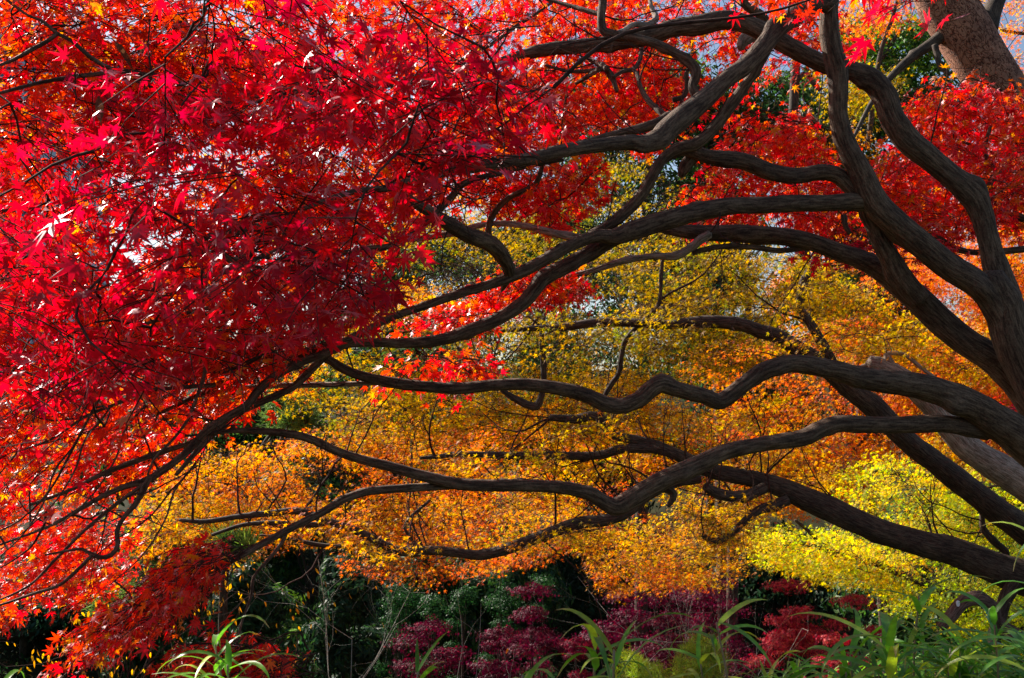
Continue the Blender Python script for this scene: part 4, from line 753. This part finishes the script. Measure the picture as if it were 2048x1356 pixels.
bare("bare_shrub", 640, 11, 1190, "leafless grey twiggy shrub in front of the dark trees", palette([YO, G1], [1, 1]), 60, 4, 1.5, n0=4)
bare("bare_shrub", 735, 10, 1290, "small leafless shrub left of the maroon shrubs", seed=9, n0=2)
bare("bare_shrub", 1390, 13, 1220, "thin leafless shrub under the hanging orange leaves", seed=12, n0=2)
bare("persimmon_shrub", 370, 9.5, 1150, "twiggy shrub with drooping amber leaves at the lower left", palette([G1, YO, (.6, .3, .05)], [2, 1, 1]), 900, 21, .7, n0=6, mat=M_TWIG)
YP = palette([(.38, .45, .06), (.28, .38, .06)], [1, 1])
for px, d, top, hw, lab in ((1255, 7.5, 1308, 60, "young bright pine below the centre bamboo"), (1400, 8.5, 1268, 50, "young bright pine left of the bamboo thicket"), (1300, 9, 1330, 60, "lowest young pine at the bottom edge")):
    b = base(px, d); t = empty("young_pine", b, lab, "shrub", "young pines by the bottom edge")
    key = "yp%d" % px; limb(key, "trunk", [(px, basepy(px, d), 9), (px, (basepy(px, d) + top) / 2, 7), (px + 3, top + 12, 3)], d, d, M_TWIG, t, sides=8, knots=0)
    g_ = needle_tufts([(px - hw, top + 60), (px - hw * .4, top + 10), (px, top), (px + hw * .5, top + 14), (px + hw, top + 50), (px + hw, top + 120), (px - hw, top + 120)], 110, (d - .35, d + .35), L=.07, m=60, pal=YP)
    crown("needles", [g_], M_EVER, t, T_NEEDW, 0); twigs_obj("twigs", key, [g_], M_TWIG, t, k=3)

# ---------------------------------------------------------------- bamboo grass
def blade(p, dirh, L, wd, rise, droop, twist, r):
    n = 9; t = np.linspace(0, 1, n); h = np.array([math.cos(dirh), math.sin(dirh), 0.0]); sd = np.array([-math.sin(dirh), math.cos(dirh), 0.0])
    ph = rise - droop * t ** 1.5; dx = np.cumsum(np.cos(ph)) / n * L; dz = np.cumsum(np.sin(ph)) / n * L; dx -= dx[0]; dz -= dz[0]
    c = p + dx[:, None] * h + dz[:, None] * np.array([0, 0, 1]) + sd * (np.sin(t * 3) * r.normal(0, .04) * L)[:, None]
    wdt = wd * np.minimum(1, (t * 7 + .08)) * (1 - t ** 2.6); wdt[-1] = .0004
    nrmv = np.stack([-np.sin(ph)[:, None] * h + np.cos(ph)[:, None] * np.array([0, 0, 1])])[0]; s2 = nrm(sd[None] * np.cos(twist * t)[:, None] + nrmv * np.sin(twist * t)[:, None])
    V = np.concatenate([c + s2 * wdt[:, None] + nrmv * (wdt * .3)[:, None], c, c - s2 * wdt[:, None] + nrmv * (wdt * .3)[:, None]]); i = np.arange(n - 1)
    Q = np.concatenate([np.stack([i, i + 1, i + 1 + n, i + n], 1), np.stack([i + n, i + n + 1, i + 1 + 2 * n, i + 2 * n], 1)]); return V, Q
BG1, BG2, BG3 = np.array([.09, .24, .035]), np.array([.20, .45, .05]), np.array([.48, .62, .07])
def bamboo(px, py, d, label, nl=8, L=.26, seed=0, lean=0.0, side=True, group="bamboo grass along the front"):
    """px, py = where the head of the cane shows; the cane runs down to the ground"""
    r = np.random.default_rng(seed + 500); tp = P(px, py, d); gx, gy = tp[0] - lean, tp[1] + r.normal(0, .05); b = np.array([gx, gy, float(gh(gx, gy))])
    t = empty("bamboo_plant", tuple(b), label, "bamboo", group); path = catmull(np.array([b, b * .6 + tp * .4 + [r.normal(0, .02), 0, .02], b * .2 + tp * .8 + [r.normal(0, .02), 0, .01], tp]), 6)
    rad = np.linspace(.0042, .0022, len(path)); V, Fc, co = tube(path, rad, 7, .02, seed); make("cane", V, Fc, M_CANE, t, smooth=True)
    Vs, Qs, cs, off = [], [], [], 0; heads = [(tp, nl)]
    if side:
        for q in range(r.integers(1, 4)): heads.append((path[int(len(path) * r.uniform(.5, .9))], r.integers(1, 4)))
    a0 = r.uniform(0, 6.28)
    for hp, k in heads:
        for i in range(k):
            a = a0 + i * 2.4 + r.normal(0, .3); V, Q = blade(hp + [0, 0, -.012 * i], a, L * r.uniform(.65, 1.15), L * .038 * r.uniform(.75, 1.2), r.uniform(.0, 1.2), r.uniform(.7, 1.9), r.normal(0, .5), r)
            base_ = BG1 * (1 - (f := r.random())) + BG2 * f if r.random() < .8 else BG3
            Vs.append(V); Qs.append(Q + off); off += len(V); cs.append(np.tile(base_ * np.exp(r.normal(0, .15)), (len(V), 1))); cs[-1][[8, 17, 26, 7, 25]] = np.array([.42, .3, .14]) if r.random() < .55 else cs[-1][0]
    make("leaves", np.vstack(Vs), [np.vstack(Qs)], M_BAMB, t, np.vstack(cs), "col", smooth=True); return t
hand = [(1190, 1275, 1.8, "tall blurred bamboo with a crown of broad blades at bottom centre", 8, .22), (1228, 1300, 1.75, "bamboo with long drooping blades just right of the centre one", 5, .22),
        (1045, 1350, 1.9, "bamboo with arching blades left of the centre one", 6, .22), (836, 1344, 2.4, "small bamboo tip with three blades at the bottom edge", 3, .2),
        (430, 1290, 2.3, "bamboo with pale blades in front of the low red branch", 9, .24), (455, 1330, 2.2, "second bamboo in front of the low red branch", 7, .24), (2, 1375, 1.6, "single bamboo tip in the bottom left corner", 2, .15),
        (1433, 1245, 2.5, "bamboo with an upright blade below the orange leaves", 6, .26), (1400, 1320, 2.6, "low bamboo left of the upright one", 7, .24), (1776, 1270, 2.3, "bamboo with wide arching blades left in the thicket", 9, .34),
        (1838, 1192, 2.6, "tall bamboo with hanging blades below the dark limb", 8, .28), (1988, 1232, 2.4, "tallest bamboo with an upright pointed blade at the right", 9, .28), (2060, 1290, 2.2, "bamboo cut off by the right edge", 8, .28),
        (2100, 1065, 2.2, "bamboo reaching in beside the dark trunk at the right edge", 5, .24), (1700, 1310, 2.6, "bamboo at the left side of the thicket", 7, .26), (1600, 1325, 2.8, "low bamboo where the thicket thins out", 6, .24)]
for k, (px, py, d, lab, nl, L) in enumerate(hand): bamboo(px, py, d, lab, nl + 1, L * .84, seed=k)
r_ = np.random.default_rng(3); thick_lab = "bamboo grass plant in the dense lower right thicket"
for k in range(185):
    u = r_.random(); px = 1500 + 600 * (1 - u ** 1.7); top = np.interp(px, [1440, 1600, 1760, 1900, 2048], [1385, 1365, 1320, 1285, 1280])
    bamboo(px, r_.uniform(top, 1430), r_.uniform(2.3, 4.0), thick_lab, int(r_.integers(5, 10)), r_.uniform(.17, .26), seed=100 + k, group="bamboo thicket")

# ---------------------------------------------------------------- white plant tag, office block
tg = P(1916, 1207, 8.55); me_v, me_f = [], []
ang = np.linspace(0, 2 * np.pi, 24, endpoint=False); ring = np.stack([.017 * np.cos(ang) * (1 + .12 * np.sin(3 * ang)), np.zeros(24), .026 * np.sin(ang)], 1)
V = np.vstack([tg + ring - [0, .003, 0], tg + ring + [0, .003, 0], tg - [0, .006, 0], tg + [0, .006, 0]]); a = np.arange(24); a2 = (a + 1) % 24
t_ = empty("plant_tag", tuple(tg), "small white tag on the brown arched limb at the lower right", "tag")
make("tag_plate", V, [np.stack([a, a2, a2 + 24, a + 24], 1), np.vstack([np.stack([np.full(24, 48), a, a2], 1), np.stack([np.full(24, 49), a2 + 24, a + 24], 1)])], M_WHITE, t_)
def boxm(x0, x1, y0, y1, z0, z1):
    V = np.array([(x, y, z) for x in (x0, x1) for y in (y0, y1) for z in (z0, z1)]); return V, np.array([(0, 1, 3, 2), (4, 6, 7, 5), (0, 4, 5, 1), (2, 3, 7, 6), (0, 2, 6, 4), (1, 5, 7, 3)])
def boxes(name, bs, mat, parent):
    Vs, Qs = [], []
    for i, b in enumerate(bs): V, Q = boxm(*b); Vs.append(V); Qs.append(Q + i * 8)
    return make(name, np.vstack(Vs), [np.vstack(Qs)], mat, parent)
D = 150; bx0, bx1 = float(P(-260, 300, D)[0]), float(P(88, 300, D)[0]); zt = float(P(60, 38, D)[2]); yb = float(P(0, 300, D)[1]); gz = float(gh(0, yb)) - 1
ob = empty("office_building", (bx0, yb, gz), "pale blue grey office tower seen through the leaves at the upper left", "building")
boxes("wall", [(bx0, bx1, yb, yb + 25, gz, zt)], M_WALL, ob)
nf = int((zt - gz - 3) / 3.6); nc = 7; cw = (bx1 - bx0) / nc
for i in range(nf - 13, nf):
    for j in range(nc):
        boxes("window", [(bx0 + j * cw + .5, bx0 + (j + 1) * cw - .5, yb - .06, yb + .1, gz + 3 + i * 3.6 + .8, gz + 3 + i * 3.6 + 2.9)], M_GLASS, ob)
